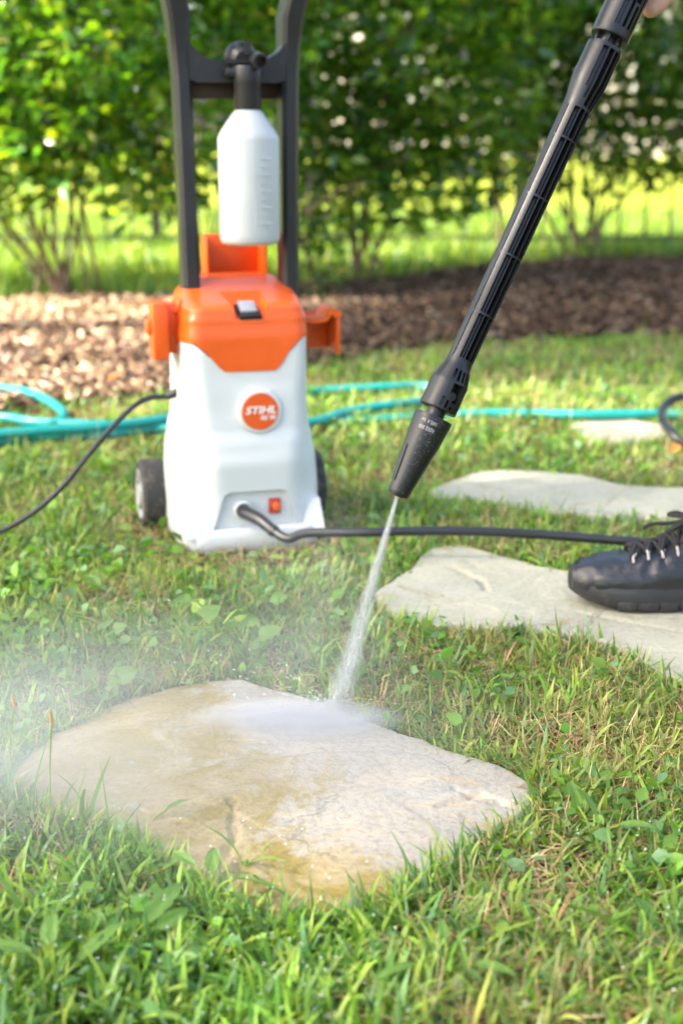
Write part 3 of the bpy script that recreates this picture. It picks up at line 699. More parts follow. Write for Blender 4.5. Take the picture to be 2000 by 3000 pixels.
# upper coupling
def Rg(z): return float(np.interp(z, [.5025, .504, .56, .57], [.0190, .0196, .0199, .0199]))
def dg_(t, z):
    if .512 < z < .540 and 262 < t < 276: return .004
    if .512 < z < .541 and 286 < t < 296: return .005
    if .512 < z < .537 and 305 < t < 314: return .005
    if .512 < z < .560 and 325 < t < 332: return .005
    if .548 < z < .574 and 268 < t < 292: return .010
    if .540 < z < .574 and 297 < t < 315: return .010
    return 0
TH = sorted(set(list(range(0, 361, 8)) + [262, 276, 286, 296, 305, 314, 325, 332, 268, 292, 297, 315]))
bm = bmesh.new(); cell_surface(bm, TH, stops(.5025, .504, .512, .537, .540, .541, .548, .560, .574, .585), dg_, Rg); lo('upper_coupling', bm, sharp=20)
bm = bmesh.new(); add_lathe(bm, [(.0195, .58), (.0205, .60), (.0205, .80), (.018, .83), (.018, .86)], 32); lo('grip_tube', bm)
# trigger handle at the top end
bm = bmesh.new(); add_tube(bm, [(0, 0, .85), (0, 0, .93), (.01, -.002, .98)], [.021, .024, .02], 14); add_tube(bm, [(.0, 0, .95), (.045, 0, .98), (.11, 0, 1.00)], [.022, .019, .018], 14); lo('handle_body', bm)
bm = bmesh.new(); add_tube(bm, [(.03, 0, .935), (.05, 0, .945), (.09, 0, .955)], [.006, .006, .005], 8); lo('trigger', bm)

# ---------------------------------------------------------------- HOSES AND CABLE
WM = Matrix.Translation(WO) @ Matrix.Rotation(YAW, 4, 'Z')
o0 = WM @ OUTP
ph = tag(empty('high_pressure_hose', (o0.x, o0.y, 0)), 'thin black pressure hose running from the washer outlet across the grass behind the shoe', 'pressure hose')
def loc(o, pts): return [Vector(p) - o.location for p in pts]
nrm = (Matrix.Rotation(YAW, 3, 'Z') @ Vector((0, -1, 0)))
q1 = PY(800, 1555, o0.y - .075)
conn = spline([o0 + nrm * -.002, o0 + nrm * .022, (o0 + nrm * .03).lerp(q1, .5) + Vector((0, 0, .004)), q1], 8)
bm = bmesh.new(); add_tube(bm, loc(ph, conn), lambda t: .0125 - .0035 * t + (.0012 if t > .97 else 0), 20); bm_obj('connector', bm, M['hose_black'], ph, True, 40)
cd = (conn[-1] - conn[-4]).normalized()
hp = [q1 - cd * .004, q1 + cd * .03 + Vector((.004, 0, .004)), PY(900, 1562, q1.y - .02), PY(1060, 1560, 2.12), PY(1200, 1556, 2.12), PY(1400, 1557, 2.12), PY(1600, 1567, 2.12), PY(1750, 1579, 2.11), PY(1900, 1590, 2.10), PY(2020, 1600, 2.12)]
e = hp[-1]; hp += [Vector((e.x + .12, e.y - .0, .03)), Vector((e.x + .32, e.y + .05, .02)), Vector((e.x + .62, e.y - .2, .02)), Vector((e.x + .55, e.y - .62, .05)), Vector((e.x + .20, e.y - .62, .35))]
ge = LM @ Vector((.115, 0, 1.0)); hp += [Vector((ge.x + .12, ge.y - .02, ge.z - .35)), Vector((ge.x + .10, ge.y, ge.z - .12)), ge]
tube_obj('hose', loc(ph, spline(hp, 10)), .0074, M['hose_black'], ph, 14)
tube_obj('sleeve', loc(ph, spline(hp, 10)[1:4]), .0095, M['hose_black'], ph, 16)
c0 = WM @ Vector((-.098, -.028, .262))
cb = tag(empty('power_cable', (c0.x, c0.y, 0)), 'thin black power cable curving down to the lawn from the washer\'s side', 'power cable')
Yc = c0.y
cpts = [c0, PY(495, 1159, Yc - .0), PY(440, 1166, Yc - .01), PY(390, 1192, Yc - .03), PY(320, 1262, Yc - .05), PY(250, 1345, Yc - .06), PY(180, 1430, Yc - .07), PY(100, 1500, Yc - .07), PY(0, 1557, Yc - .07), PY(-140, 1600, Yc - .08), G(-400, 1640, .015), G(-900, 1600, .015)]
tube_obj('cable', loc(cb, spline(cpts, 8)), .0046, M['cable'], cb, 10)
bm = bmesh.new(); add_tube(bm, loc(cb, [c0 + Vector((.012, 0, 0)), PY(500, 1158, Yc), PY(488, 1160, Yc)]), [.0075, .0068, .0055], 12); bm_obj('strain_relief', bm, M['cable'], cb, True, 40)
gh = tag(empty('garden_hose', (0, 3.0, 0)), 'teal garden hose lying in loops on the lawn behind the washer', 'garden hose')
def hz(x, y, z=.03): g = G(x, y, z); return Vector((g.x, g.y, g.z - .006))
runs = [[hz(-700, 1120), hz(-300, 1110), hz(0, 1130, .045), hz(90, 1145, .045), hz(150, 1172, .045), hz(188, 1212, .04), hz(120, 1250, .03), hz(0, 1262), hz(-300, 1270), hz(-600, 1240), hz(-700, 1222), hz(-300, 1205), hz(0, 1214, .035), hz(100, 1228, .035), hz(300, 1238, .035), hz(510, 1252, .03), hz(700, 1262, .03), hz(930, 1226, .035), hz(1000, 1204, .04), hz(1080, 1188, .04), hz(1160, 1178, .04), hz(1240, 1168, .03), hz(1300, 1150, .02), hz(1240, 1126, .025), hz(1140, 1127, .03), hz(930, 1138, .03), hz(800, 1140, .03)],
        [hz(-700, 1310), hz(-200, 1288), hz(0, 1284, .03), hz(150, 1272, .03), hz(330, 1262, .035), hz(520, 1240, .03), hz(700, 1245, .03), hz(930, 1232, .025), hz(1060, 1226, .022), hz(1240, 1214, .022), hz(1400, 1205, .026), hz(1550, 1204, .03), hz(1700, 1207, .036), hz(1850, 1206, .036), hz(1925, 1206, .034)]]
allp = runs[0] + [hz(760, 1150, .03), hz(700, 1180, .03), hz(420, 1230, .05), hz(100, 1255, .05), hz(-500, 1300, .04)] + runs[1][1:]
tube_obj('hose', loc(gh, spline(allp, 8)), .0112, M['teal'], gh, 12)
fe = loc(gh, [allp[-1]])[0]
tube_obj('hose_end', [fe, fe + Vector((.05, -.005, 0))], .0115, plastic('faded_teal', (.05, .22, .16), .5), gh, 12)
bc = tag(empty('black_cable', (1.0, 2.9, 0)), 'short loop of black hose at the far right beyond the stepping stones', 'hose')
tube_obj('hose', loc(bc, spline([hz(2300, 1150, .05), hz(2080, 1150, .09), hz(1990, 1155, .09), hz(1948, 1180, .075), hz(1938, 1215, .06), hz(1958, 1250, .05), hz(2010, 1290, .03), hz(2200, 1330, .01)], 8)), .0095, M['hose_black'], bc, 12)

# ---------------------------------------------------------------- THE PERSON (shoe and fingertips in view)
person = tag(empty('person', (.52, 1.92, 0)), 'person in black lace-up leather shoes holding the lance, one shoe on the pale flagstone', 'person')
PL = person.location
def skin(name, joints, bones, mat, parent, sub=2, root=0):
    me = bpy.data.meshes.new(name); me.from_pydata([tuple(Vector(j[0]) - PL) for j in joints], bones, [])
    o = link(bpy.data.objects.new(name, me), parent); o.modifiers.new('s', 'SKIN'); me.skin_vertices.new() if not me.skin_vertices else None
    for i, j in enumerate(joints):
        r = j[1]; me.skin_vertices[0].data[i].radius = r if isinstance(r, tuple) else (r, r)
    me.skin_vertices[0].data[root].use_root = True
    m = o.modifiers.new('d', 'SUBSURF'); m.levels = sub; m.render_levels = sub
    dg = bpy.context.evaluated_depsgraph_get(); dg.update()
    new = bpy.data.meshes.new_from_object(o.evaluated_get(dg)); o.modifiers.clear(); o.data = new; new.materials.clear(); new.materials.append(mat); new.shade_smooth(); new.name = name; return o
def skin_mat():
    t = NT('skin'); c = t.coord(); n = t.noise(60, 5, .6, c)
    t.set(Base__Color=t.mix(n.outputs[0], (.50, .27, .19), (.62, .36, .27)), Roughness=.5, Subsurface__Weight=.2, Subsurface__Radius=(.01, .004, .002)); t.bump(t.noise(900, 3, .5, c).outputs[0], .2, .0005); return t.m
M['skin'] = skin_mat(); M['cloth'] = plastic('trouser_cloth', (.03, .035, .05), .9, fine=600, bump=.6); M['shirt'] = plastic('shirt_cloth', (.12, .13, .14), .9, fine=600, bump=.6)
hip = Vector((.86, 1.92, .93)); kneeL = Vector((.66, 1.93, .52)); ankL = Vector((.585, 1.90, .12)); kneeR = Vector((.98, 1.75, .50)); ankR = Vector((1.12, 1.72, .11))
chest = Vector((.80, 1.84, 1.28)); neck = Vector((.755, 1.80, 1.47)); head = Vector((.70, 1.77, 1.62))
shL = Vector((.80, 1.62, 1.40)); elL = Vector((.66, 1.44, 1.17)); haF = LM @ Vector((.035, .02, .66))            # front hand on the lance tube
shR = Vector((.80, 2.02, 1.40)); elR = Vector((.92, 1.85, 1.12)); haR = LM @ Vector((.10, .0, 1.03))
J = [(hip, .135), (chest, (.15, .12)), (neck, .058), (head, (.085, .10)), (head + Vector((-.01, 0, .09)), .07),
     (shL, .06), (elL, .042), (haF + Vector((.035, .0, .035)), .028), (haF + Vector((.01, .0, .005)), (.030, .020)),
     (shR, .06), (elR, .042), (haR + Vector((.02, 0, .05)), .028), (haR, (.03, .02)),
     (hip + Vector((-.03, .08, -.08)), .095), (kneeL, .062), (ankL, .042), (ankL + Vector((-.1, 0, -.06)), .03),
     (hip + Vector((.03, -.08, -.08)), .095), (kneeR, .062), (ankR, .042), (ankR + Vector((-.1, 0, -.06)), .03)]
B = [(0, 1), (1, 2), (2, 3), (3, 4), (1, 5), (5, 6), (6, 7), (7, 8), (1, 9), (9, 10), (10, 11), (11, 12), (0, 13), (13, 14), (14, 15), (15, 16), (0, 17), (17, 18), (18, 19), (19, 20)]
skin('body', J, B, M['skin'], person)
skin('shirt', [(hip + Vector((0, 0, .02)), .15), (chest, (.17, .14)), (neck - Vector((0, 0, .06)), .075), (shL, .075), (elL, .058), (elL.lerp(haF, .3), .05), (shR, .075), (elR, .058), (elR.lerp(haR, .3), .05)], [(0, 1), (1, 2), (1, 3), (3, 4), (4, 5), (1, 6), (6, 7), (7, 8)], M['shirt'], person)
skin('trousers', [(hip + Vector((0, 0, .06)), .145), (hip + Vector((-.03, .08, -.08)), .11), (kneeL, .08), (ankL + Vector((.02, 0, -.035)), .068), (hip + Vector((.03, -.08, -.08)), .11), (kneeR, .08), (ankR + Vector((.02, 0, -.035)), .068)], [(0, 1), (1, 2), (2, 3), (0, 4), (4, 5), (5, 6)], M['cloth'], person)
hr = bmesh.new(); bmesh.ops.create_uvsphere(hr, u_segments=24, v_segments=16, radius=.108, matrix=Matrix.Translation(head + Vector((.018, 0, .055)) - PL)); bm_obj('hair', hr, plastic('hair', (.03, .02, .014), .6, fine=300, bump=1), person)
ear = bmesh.new()
for s in (-1, 1): bmesh.ops.create_uvsphere(ear, u_segments=10, v_segments=8, radius=.016, matrix=Matrix.Translation(head + Vector((.0, s * .082, .0)) - PL))
bm_obj('ears', ear, M['skin'], person)
# fingers: rooted in the palm, curled round the lance (world positions given in the lance's own frame)
def LF(x, y, z): return LM @ Vector((x, y, z))
def hand(z0, rad, zdir, name_prefix):
    for k in range(4):                                         # index nearest the nozzle end
        z = z0 + k * .0205 * zdir; ln = (.0, .004, .002, -.006)[k]; a0 = -8; pts = []
        for i, (ang, rr_) in enumerate(((20, rad + .016), (62, rad + .012), (105, rad + .0105), (150, rad + .0095), (188 + ln * 1500, rad + .0085))):
            pts.append(LF(rr_ * math.cos(R(ang)), rr_ * math.sin(R(ang)), z + i * -.0015))
        skin('finger', [(pts[0], .0105), (pts[1], .0100), (pts[2], .0096), (pts[3], .0088), (pts[4], .0070)], [(0, 1), (1, 2), (2, 3), (3, 4)], M['skin'], person)
    tp = [LF((rad + .020) * math.cos(R(a)), (rad + .020 - .003 * i) * math.sin(R(a)), z0 + (.035 - .014 * i) * zdir) for i, a in enumerate((5, -35, -75, -110))]
    skin('thumb', [(tp[0], .0135), (tp[1], .0120), (tp[2], .0105), (tp[3], .0082)], [(0, 1), (1, 2), (2, 3)], M['skin'], person)
    skin('palm', [(LF(rad + .020, .004, z0 - .002), (.012, .014)), (LF(rad + .022, .004, z0 + .030 * zdir), (.017, .02)), (LF(rad + .024, .004, z0 + .065 * zdir), (.014, .018)), (LF(rad + .045, .0, z0 + .09 * zdir), (.02, .022))], [(0, 1), (1, 2), (2, 3)], M['skin'], person)
hand(.600, .0205, 1, 'front')
# the fingertip that reaches down behind the coupling
f0 = P(1985, -75, 1.455); f1 = P(1952, -22, 1.452); f2 = P(1918, 14, 1.450); f3 = P(1885, 42, 1.448)
skin('finger', [(P(2010, -150, 1.45), .013), (f0, .0125), (f1, .0122), (f2, .0118), (f3, .0098)], [(0, 1), (1, 2), (2, 3), (3, 4)], M['skin'], person, 2)

# shoe: sections from toe (0) to heel (1) along local x
def shoe(at, rz, group=None):
    S = Matrix.Translation(Vector(at) - PL) @ Matrix.Rotation(rz, 4, 'Z')
    LEN = .315
    up = [(.00, .018, .049, .022), (.012, .034, .060, .030), (.04, .043, .066, .040), (.08, .0505, .071, .048), (.12, .052, .080, .055), (.15, .050, .094, .060), (.18, .046, .110, .060), (.205, .042, .124, .055), (.23, .040, .134, .05), (.26, .040, .140, .05), (.285, .036, .142, .05), (.303, .022, .140, .05)]
    M['leather'] = plastic('black_leather', (.012, .0135, .016), .31, fine=420, bump=.9, var=.2, spec=.6, dirt=((.07, .07, .06), 35, .64, .35))
    M['sole'] = plastic('black_rubber_sole', (.02, .02, .02), .5, bump=.3, dirt=((.12, .11, .09), 50, .58, .4))
    n = 40; vs = []; fs = []; path = []
    for i in range(61):
        x = .303 * i / 60; hw = np.interp(x, [u[0] for u in up], [u[1] for u in up]); hh = np.interp(x, [u[0] for u in up], [u[2] for u in up])
        base = .026; x_ = x + .004
        for k in range(n + 1):
            a = math.pi * k / n; ca, sa = math.cos(a), math.sin(a); ex = .62 if x < .12 else .75
            y = hw * (abs(ca) ** ex) * (1 if ca > 0 else -1) * (1 - .10 * sa * 0); z = base + (hh - base) * (sa ** (.80 if x < .1 else .62))
            y *= 1 - (.42 * max(0, min(1, (x - .10) / .1))) * max(0, (z - .06)) / .08
            cr = .0016 * math.sin((x - .065) * 260 + 2 * math.sin(a * 3)) * math.exp(-((x - .095) / .022) ** 2) + .0022 * noise.noise(Vector((x * 42, y * 42, z * 42))) + .0012 * noise.noise(Vector((x * 120, y * 90, z * 90)))
            rib = -.0015 if (abs(x - .052 - .02 * sa) < .003) else 0
            vs.append(S @ Vector((x_, y * (1 + 8 * cr), z + cr * 1.4 + rib)))
        path.append((x_, hw, hh))
    for i in range(60):
        for k in range(n): fs.append((i * (n + 1) + k, i * (n + 1) + k + 1, (i + 1) * (n + 1) + k + 1, (i + 1) * (n + 1) + k))
    fs.append(tuple(range(n + 1))); fs.append(tuple(range(60 * (n + 1), 61 * (n + 1)))[::-1])
    sh = mesh_obj('shoe', vs, fs, M['leather'], person, True, 55)
    # side overlay panels: a strip standing proud along the lower side
    def surf(x, a, off=0.0):
        i = max(0, min(60, int(round((x - .004) / .303 * 60)))); k = max(0, min(n, int(round(a / math.pi * n))))
        p = vs[i * (n + 1) + k]; c = S @ Vector((x, 0, .045)); return p + (p - c).normalized() * off
    for (a0, a1, x0, x1, off) in ((2.55, 3.14, .03, .295, .0022), (2.05, 2.62, .125, .29, .0016), (0, .6, .03, .295, .0022)):
        V_, Fc = [], []; na, nx = 5, 40
        for i in range(nx + 1):
            for k in range(na + 1):
                xx = x0 + (x1 - x0) * i / nx; V_.append(surf(xx, a0 + (a1 - a0) * k / na, off if 0 < k < na and 0 < i < nx else -.0005))
        for i in range(nx):
            for k in range(na): q = i * (na + 1) + k; Fc.append((q, q + 1, q + na + 2, q + na + 1))
        mesh_obj('side_panel', V_, Fc, M['leather'], sh, True, 50)
    # sole: outline rings, lifted at the toe
    def outl(x, g): return float(np.interp(x, [0, .006, .02, .05, .09, .14, .20, .26, .30, .312, .318], [.0, .018, .034, .047, .055, .053, .047, .044, .038, .022, 0])) + (g if .002 < x < .316 else 0)
    xsS = [0, .002, .006, .012, .02, .035, .05, .07, .09, .115, .14, .17, .20, .23, .26, .285, .30, .308, .314, .318]
    bm = bmesh.new(); rings = []
    for z, g, ins in ((.000, -.006, .93), (.004, -.001, .99), (.014, .0015, 1.0), (.026, .0005, 1.0), (.034, -.002, .985), (.036, -.007, .95)):
        ring = []
        for sgn in (1, -1):
            for x in (xsS if sgn > 0 else xsS[::-1][1:-1]):
                cx = .159 + (x - .159) * ins; lift = .016 * max(0, 1 - x / .075) ** 2 + (.004 * max(0, 1 - x / .03) if z > .03 else 0)
                ring.append(bm.verts.new(S @ Vector((cx, sgn * max(0, outl(x, g)), z + lift))))
        rings.append(ring)
    for a, b in zip(rings, rings[1:]):
        for i in range(len(a)): bm.faces.new((a[i], a[(i + 1) % len(a)], b[(i + 1) % len(a)], b[i]))
    bm.faces.new(rings[0][::-1]); bm.faces.new(rings[-1]); so_ = bm_obj('sole', bm, M['sole'], sh, True, 50)
    x = .062; k = 0                                            # tread blocks along the near and far side
    while x < .30:
        for sgn in (-1, 1):
            bm = bmesh.new(); wv = .0255; y = outl(x + wv / 2, 0); y2 = outl(x + wv, 0) - outl(x, 0)
            add_box(bm, (0, 0, 0), (wv, .010, .0135)); bevel_all(bm, .002, 2)
            bmesh.ops.transform(bm, matrix=S @ Matrix.Translation((x + wv / 2, sgn * (y - .0030), .0085 + .010 * max(0, 1 - x / .075) ** 2)) @ Matrix.Rotation(sgn * math.atan2(y2, wv), 4, 'Z'), verts=bm.verts)
            bm_obj('tread_block', bm, M['sole'], sh, True, 40)
        x += .029
    # laces, eyelets, tongue
    lm = plastic('black_lace', (.016, .015, .016), .85, fine=1500, bump=.8); em = plastic('eyelet_grey', (.34, .31, .28), .5)
    rows = [(.085 + .0195 * i) for i in range(7)]
    def tp(x, y, off=.003):
        i = max(0, min(60, int(round((x - .004) / .303 * 60)))); best = min(range(n // 4, 3 * n // 4 + 1), key=lambda k: abs((S.inverted() @ vs[i * (n + 1) + k]).y - y))
        p = S.inverted() @ vs[i * (n + 1) + best]; return S @ Vector((p.x, y, p.z + off))
    for i, x in enumerate(rows):
        hwid = .020 + .0012 * i
        for s in (-1, 1):
            bm = bmesh.new(); pts = [tp(x, s * (hwid + .013), .0), tp(x + .0015, s * (hwid + .008), .0035), tp(x + .003, s * (hwid + .001), .0035), tp(x + .004, s * (hwid - .003), .001)]
            add_tube(bm, spline(pts, 3), .0021, 6); bm_obj('eyelet', bm, em, sh, True, 50)
        pts = [tp(x, -hwid - .002, .002), tp(x + .002, -hwid * .5, .0065), tp(x + .004, 0, .0085), tp(x + .002, hwid * .5, .0065), tp(x, hwid + .002, .002)]
        tube_obj('lace', spline(pts, 4), .0034, lm, sh, 7)
        if i < 6:
            for s in (-1, 1):
                x2 = rows[i + 1]; pts = [tp(x, s * (hwid + .001), .003), tp((x + x2) / 2, 0, .0125), tp(x2, -s * (hwid + .001), .003)]; tube_obj('lace', spline(pts, 5), .0030, lm, sh, 7)
    kn = tp(.178, 0, .015); c = S.inverted() @ kn; kp = lambda *p: S @ (c + Vector(p))
    bow = [[(0, 0, 0), (-.018, -.018, .001), (-.036, -.026, -.006), (-.040, -.020, -.010), (-.02, -.006, -.001), (0, 0, 0)], [(0, 0, 0), (-.02, .02, .004), (-.030, .030, -.002), (-.016, .014, -.001), (0, 0, 0)], [(0, 0, 0), (-.02, -.03, -.01), (-.03, -.046, -.022)], [(0, 0, 0), (-.012, -.01, .002), (-.035, -.006, -.004), (-.062, -.004, -.006), (-.074, -.003, -.013)]]
    for b in bow: tube_obj('lace', spline([kp(*p) for p in b], 5), .0027, lm, sh, 7)
    bm = bmesh.new(); bmesh.ops.create_icosphere(bm, subdivisions=2, radius=.0065, matrix=Matrix.Translation(kn)); bm_obj('knot', bm, lm, sh)
    return sh
tp0 = G(1655, 1752, .022)
shoe((tp0.x, tp0.y - .012, .0215), R(2))
shoe((tp0.x + .56, tp0.y - .20, .008), R(-4))

# ---------------------------------------------------------------- GRASS
def blades(bx, by, bz, h, wd, az, lean, curl, col, seg=3, tipcol=None, twist=.3):
    n = len(bx); az = az[:, None]; L = np.linspace(0, 1, seg + 1)[None, :]
    ang = lean[:, None] + curl[:, None] * L                    # angle from upright grows towards the tip
    ds = h[:, None] / seg; sx = np.cumsum(np.sin(ang) * ds, 1) - np.sin(ang) * ds; sz = np.cumsum(np.cos(ang) * ds, 1) - np.cos(ang) * ds
    cx = bx[:, None] + sx * np.cos(az); cy = by[:, None] + sx * np.sin(az); cz = np.maximum(bz[:, None] + sz, .0015)
    pw = wd[:, None] * .5 * (1 - L ** 2.2) * (.65 + .9 * np.minimum(L * 2.5, .4)); tw = az + math.pi / 2 + twist * (L - .5) * RNG.normal(0, 1, (n, 1))
    dx, dy = np.cos(tw) * pw, np.sin(tw) * pw; dz = RNG.normal(0, .35, (n, 1)) * pw
    k = seg
    V = np.zeros((n, 2 * k + 1, 3)); V[:, 0:2 * k:2, 0] = (cx - dx)[:, :k]; V[:, 1:2 * k:2, 0] = (cx + dx)[:, :k]
    V[:, 0:2 * k:2, 1] = (cy - dy)[:, :k]; V[:, 1:2 * k:2, 1] = (cy + dy)[:, :k]; V[:, 0:2 * k:2, 2] = (cz - dz)[:, :k]; V[:, 1:2 * k:2, 2] = (cz + dz)[:, :k]
    V[:, 2 * k] = np.stack([cx[:, k], cy[:, k], cz[:, k]], 1)
    T = []
    for j in range(k - 1): a = 2 * j; T += [(a, a + 1, a + 3), (a, a + 3, a + 2)]
    T.append((2 * k - 2, 2 * k - 1, 2 * k)); T = np.array(T)
    TT = (T[None] + (np.arange(n) * (2 * k + 1))[:, None, None]).reshape(-1, 3)
    f = np.repeat(np.arange(k), 2) / k; f = np.append(f, 1.)[None, :, None]
    tc = col * 1.25 if tipcol is None else tipcol
    C = col[:, None, :] * (1 - f * .6) + tc[:, None, :] * f * .6
    return V.reshape(-1, 3), TT, C.reshape(-1, 3)
GZ = np.vectorize(lambda x, y: ground_z(x, y))
def nz2(x, y, s, k=0): return np.array([noise.noise(Vector((a * s, b * s, k))) for a, b in zip(x, y)])
def scatter(n, y0, y1, margin=.18, spread=None):
    y = y0 + (y1 - y0) * RNG.random(n); hw = .255 * y + margin; x = (RNG.random(n) * 2 - 1) * hw
    return x, y
WFOOT = [WM @ Vector(p) for p in ((-.112, -.132, 0), (.112, -.132, 0), (.112, .10, 0), (-.112, .10, 0))]; WF = np.array([[p.x, p.y] for p in WFOOT])
def keep_lawn(x, y, stones=True, fray=.012):
    q = np.stack([x, y], 1); k = y < edge_y(x, LE) + .05 * RNG.normal(0, 1, len(x))
    k &= ~inside(q, WF)
    if stones:
        jit = q + RNG.normal(0, fray, q.shape) * 0
        for o in OUTL: k &= ~inside(jit, o)
    return k
GREENS = np.array([[.085, .19, .024], [.135, .26, .034], [.21, .35, .040], [.055, .14, .030], [.14, .26, .10], [.32, .41, .07]])
TANS = np.array([[.50, .38, .19], [.62, .50, .28], [.36, .24, .11], [.25, .13, .06], [.52, .33, .16]])
def cols(pal, n, p=None, j=.16):
    c = pal[RNG.choice(len(pal), n, p=p)] * 1.1; return c * (1 + RNG.normal(0, j, (n, 1))).clip(.5, 1.6) * (1 + RNG.normal(0, .05, (n, 3)))
parts = []; straws = []
def bump2(x, y): return np.exp(-((x - .30) ** 2 / .05 + (y - 1.62) ** 2 / .12)) - .5 * np.clip((1.35 - y) / .2, 0, 1)   # the dry patch right of the big stone
def tone(c, x, y, dry):                                       # patches: yellower and drier here, deeper green there
    k = np.clip(.08 + .85 * dry + .35 * bump2(x, y), 0, .8)[:, None] * RNG.random((len(x), 1)); g = 1 + .45 * nz2(x, y, 6.5, 21)[:, None]
    return (c * (1 - k) + np.array([[.40, .38, .12]]) * k * .9) * g
def field(n, y0, y1, kind, margin=.15):
    x, y = scatter(n, y0, y1, margin); k = keep_lawn(x, y); x, y = x[k], y[k]
    dens = nz2(x, y, 5.5) * .6 + nz2(x, y, 17, 3) * .5; dry = nz2(x, y, 3.2, 9) + .5 * nz2(x, y, 11, 4)
    r = RNG.random(len(x))
    if kind == 'fine': k = r < .80 + .6 * dens - .35 * np.clip(dry, 0, 1)
    elif kind == 'wide': k = r < .42 + .9 * dens
    else: k = r < .66 + 1.0 * dry + .75 * bump2(x, y)
    x, y, dry = x[k], y[k], dry[k]; n = len(x); z = GZ(x, y); az = RNG.random(n) * 2 * math.pi
    return x, y, z, az, dry, n
def wf(x, y):                                                  # flattened by the machine just in front of it
    q = np.stack([x, y], 1); d = np.hypot(x - WF[:, 0].mean(), y - WF[:, 1].mean() + .03); return .35 + .65 * np.clip((d - .17) / .1, 0, 1)
def fine(n, y0, y1, s=1.0, seg=3, ws=1.0):
    x, y, z, az, dry, n = field(n, y0, y1, 'fine')
    h = RNG.gamma(5, .0042, n) * s * wf(x, y); wd = RNG.uniform(.0016, .0042, n) * s * ws; parts.append(blades(x, y, z + RNG.random(n) * .010, h, wd, az, RNG.normal(.9, .4, n).clip(0, 1.5), RNG.uniform(-.2, 1.3, n), tone(cols(GREENS, n), x, y, dry), seg))
def wide(n, y0, y1, s=1.0, seg=4):
    x, y, z, az, dry, n = field(n, y0, y1, 'wide')
    h = RNG.uniform(.018, .050, n) * s * wf(x, y); wd = RNG.uniform(.0036, .0075, n) * s; parts.append(blades(x, y, z, h, wd, az, RNG.uniform(.1, .8, n), RNG.uniform(.2, 1.5, n), tone(cols(GREENS, n, [.1, .2, .3, .1, .15, .15]), x, y, dry), seg))
def straw(n, y0, y1, s=1.0, seg=2):
    x, y, z, az, dry, n = field(n, y0, y1, 'dry')
    up = RNG.random(n) < .12; ln = np.where(up, RNG.uniform(.1, .8, n), RNG.uniform(1.15, 1.6, n))
    straws.append(blades(x, y, z + RNG.random(n) * .014, RNG.uniform(.015, .05, n) * s, RNG.uniform(.0008, .0018, n) * s, az, ln, RNG.uniform(-.2, .4, n), cols(TANS, n), seg, cols(TANS, n)))
fine(44000, .95, 1.75); fine(38000, 1.75, 2.5, 1.05, 3, 1.15); fine(38000, 2.5, 4.6, 1.2, 2, 1.5)
wide(12000, .95, 1.8); wide(3200, .95, 1.42, 1.15, 4); wide(11000, 1.8, 2.6, 1.05, 3); wide(13000, 2.6, 4.6, 1.2, 3)
straw(36000, .95, 1.8, 1.0, 2); straw(30000, 1.8, 2.7, 1.1, 2); straw(16000, 2.7, 4.4, 1.5, 2)
def side(n, x0, x1, y0, y1):                                   # the lawn goes on, more sparsely built, outside the picture
    x = RNG.uniform(x0, x1, n); y = RNG.uniform(y0, y1, n); k = keep_lawn(x, y) & (np.abs(x) > .255 * y + .10) | (y < .95); x, y = x[k], y[k]; n = len(x); dry = nz2(x, y, 3.2, 9)
    parts.append(blades(x, y, GZ(x, y), RNG.gamma(5, .0062, n), RNG.uniform(.004, .0075, n), RNG.random(n) * 6.28, RNG.normal(.9, .4, n).clip(0, 1.4), RNG.uniform(-.2, 1.2, n), tone(cols(GREENS, n), x, y, dry), 2))
side(95000, -1.5, 1.5, .1, 4.2); side(16000, -.6, .6, .35, .97)
# taller fringe that leans over the near rim of the big stone, and round every stone
for oi, o in enumerate(OUTL):
    c = o.mean(0); n = (3800, 2200, 1700, 800)[oi]; k = RNG.integers(0, len(o), n); p = o[k] + (o[k] - c) / np.linalg.norm(o[k] - c, axis=1, keepdims=True) * RNG.uniform(.0, .03, (n, 1)) + RNG.normal(0, .004, (n, 2))
    near = p[:, 1] < c[1] - .02; z = GZ(p[:, 0], p[:, 1]); tow = np.arctan2(c[1] - p[:, 1], c[0] - p[:, 0]) + RNG.normal(0, 1.1, n)
    h = np.where(near & (p[:, 0] < .12), RNG.gamma(5, .0060, n), RNG.gamma(5, .0045, n)); sel = RNG.random(n) < np.where(near, .8, .6); 
    parts.append(blades(p[sel, 0], p[sel, 1], z[sel], h[sel], RNG.uniform(.0015, .0042, sel.sum()), tow[sel], RNG.uniform(.1, .9, sel.sum()), RNG.uniform(0, 1.2, sel.sum()), cols(GREENS, sel.sum()), 3))
def merge(name, L, mat, label):
    off = 0; Vs, Ts, Cs = [], [], []
    for V, T, C in L: Vs.append(V); Ts.append(T + off); Cs.append(C); off += len(V)
    return tag(tri_mesh(name, np.concatenate(Vs), np.concatenate(Ts), mat, None, np.concatenate(Cs).clip(0, 1)), label, 'grass', kind='stuff')
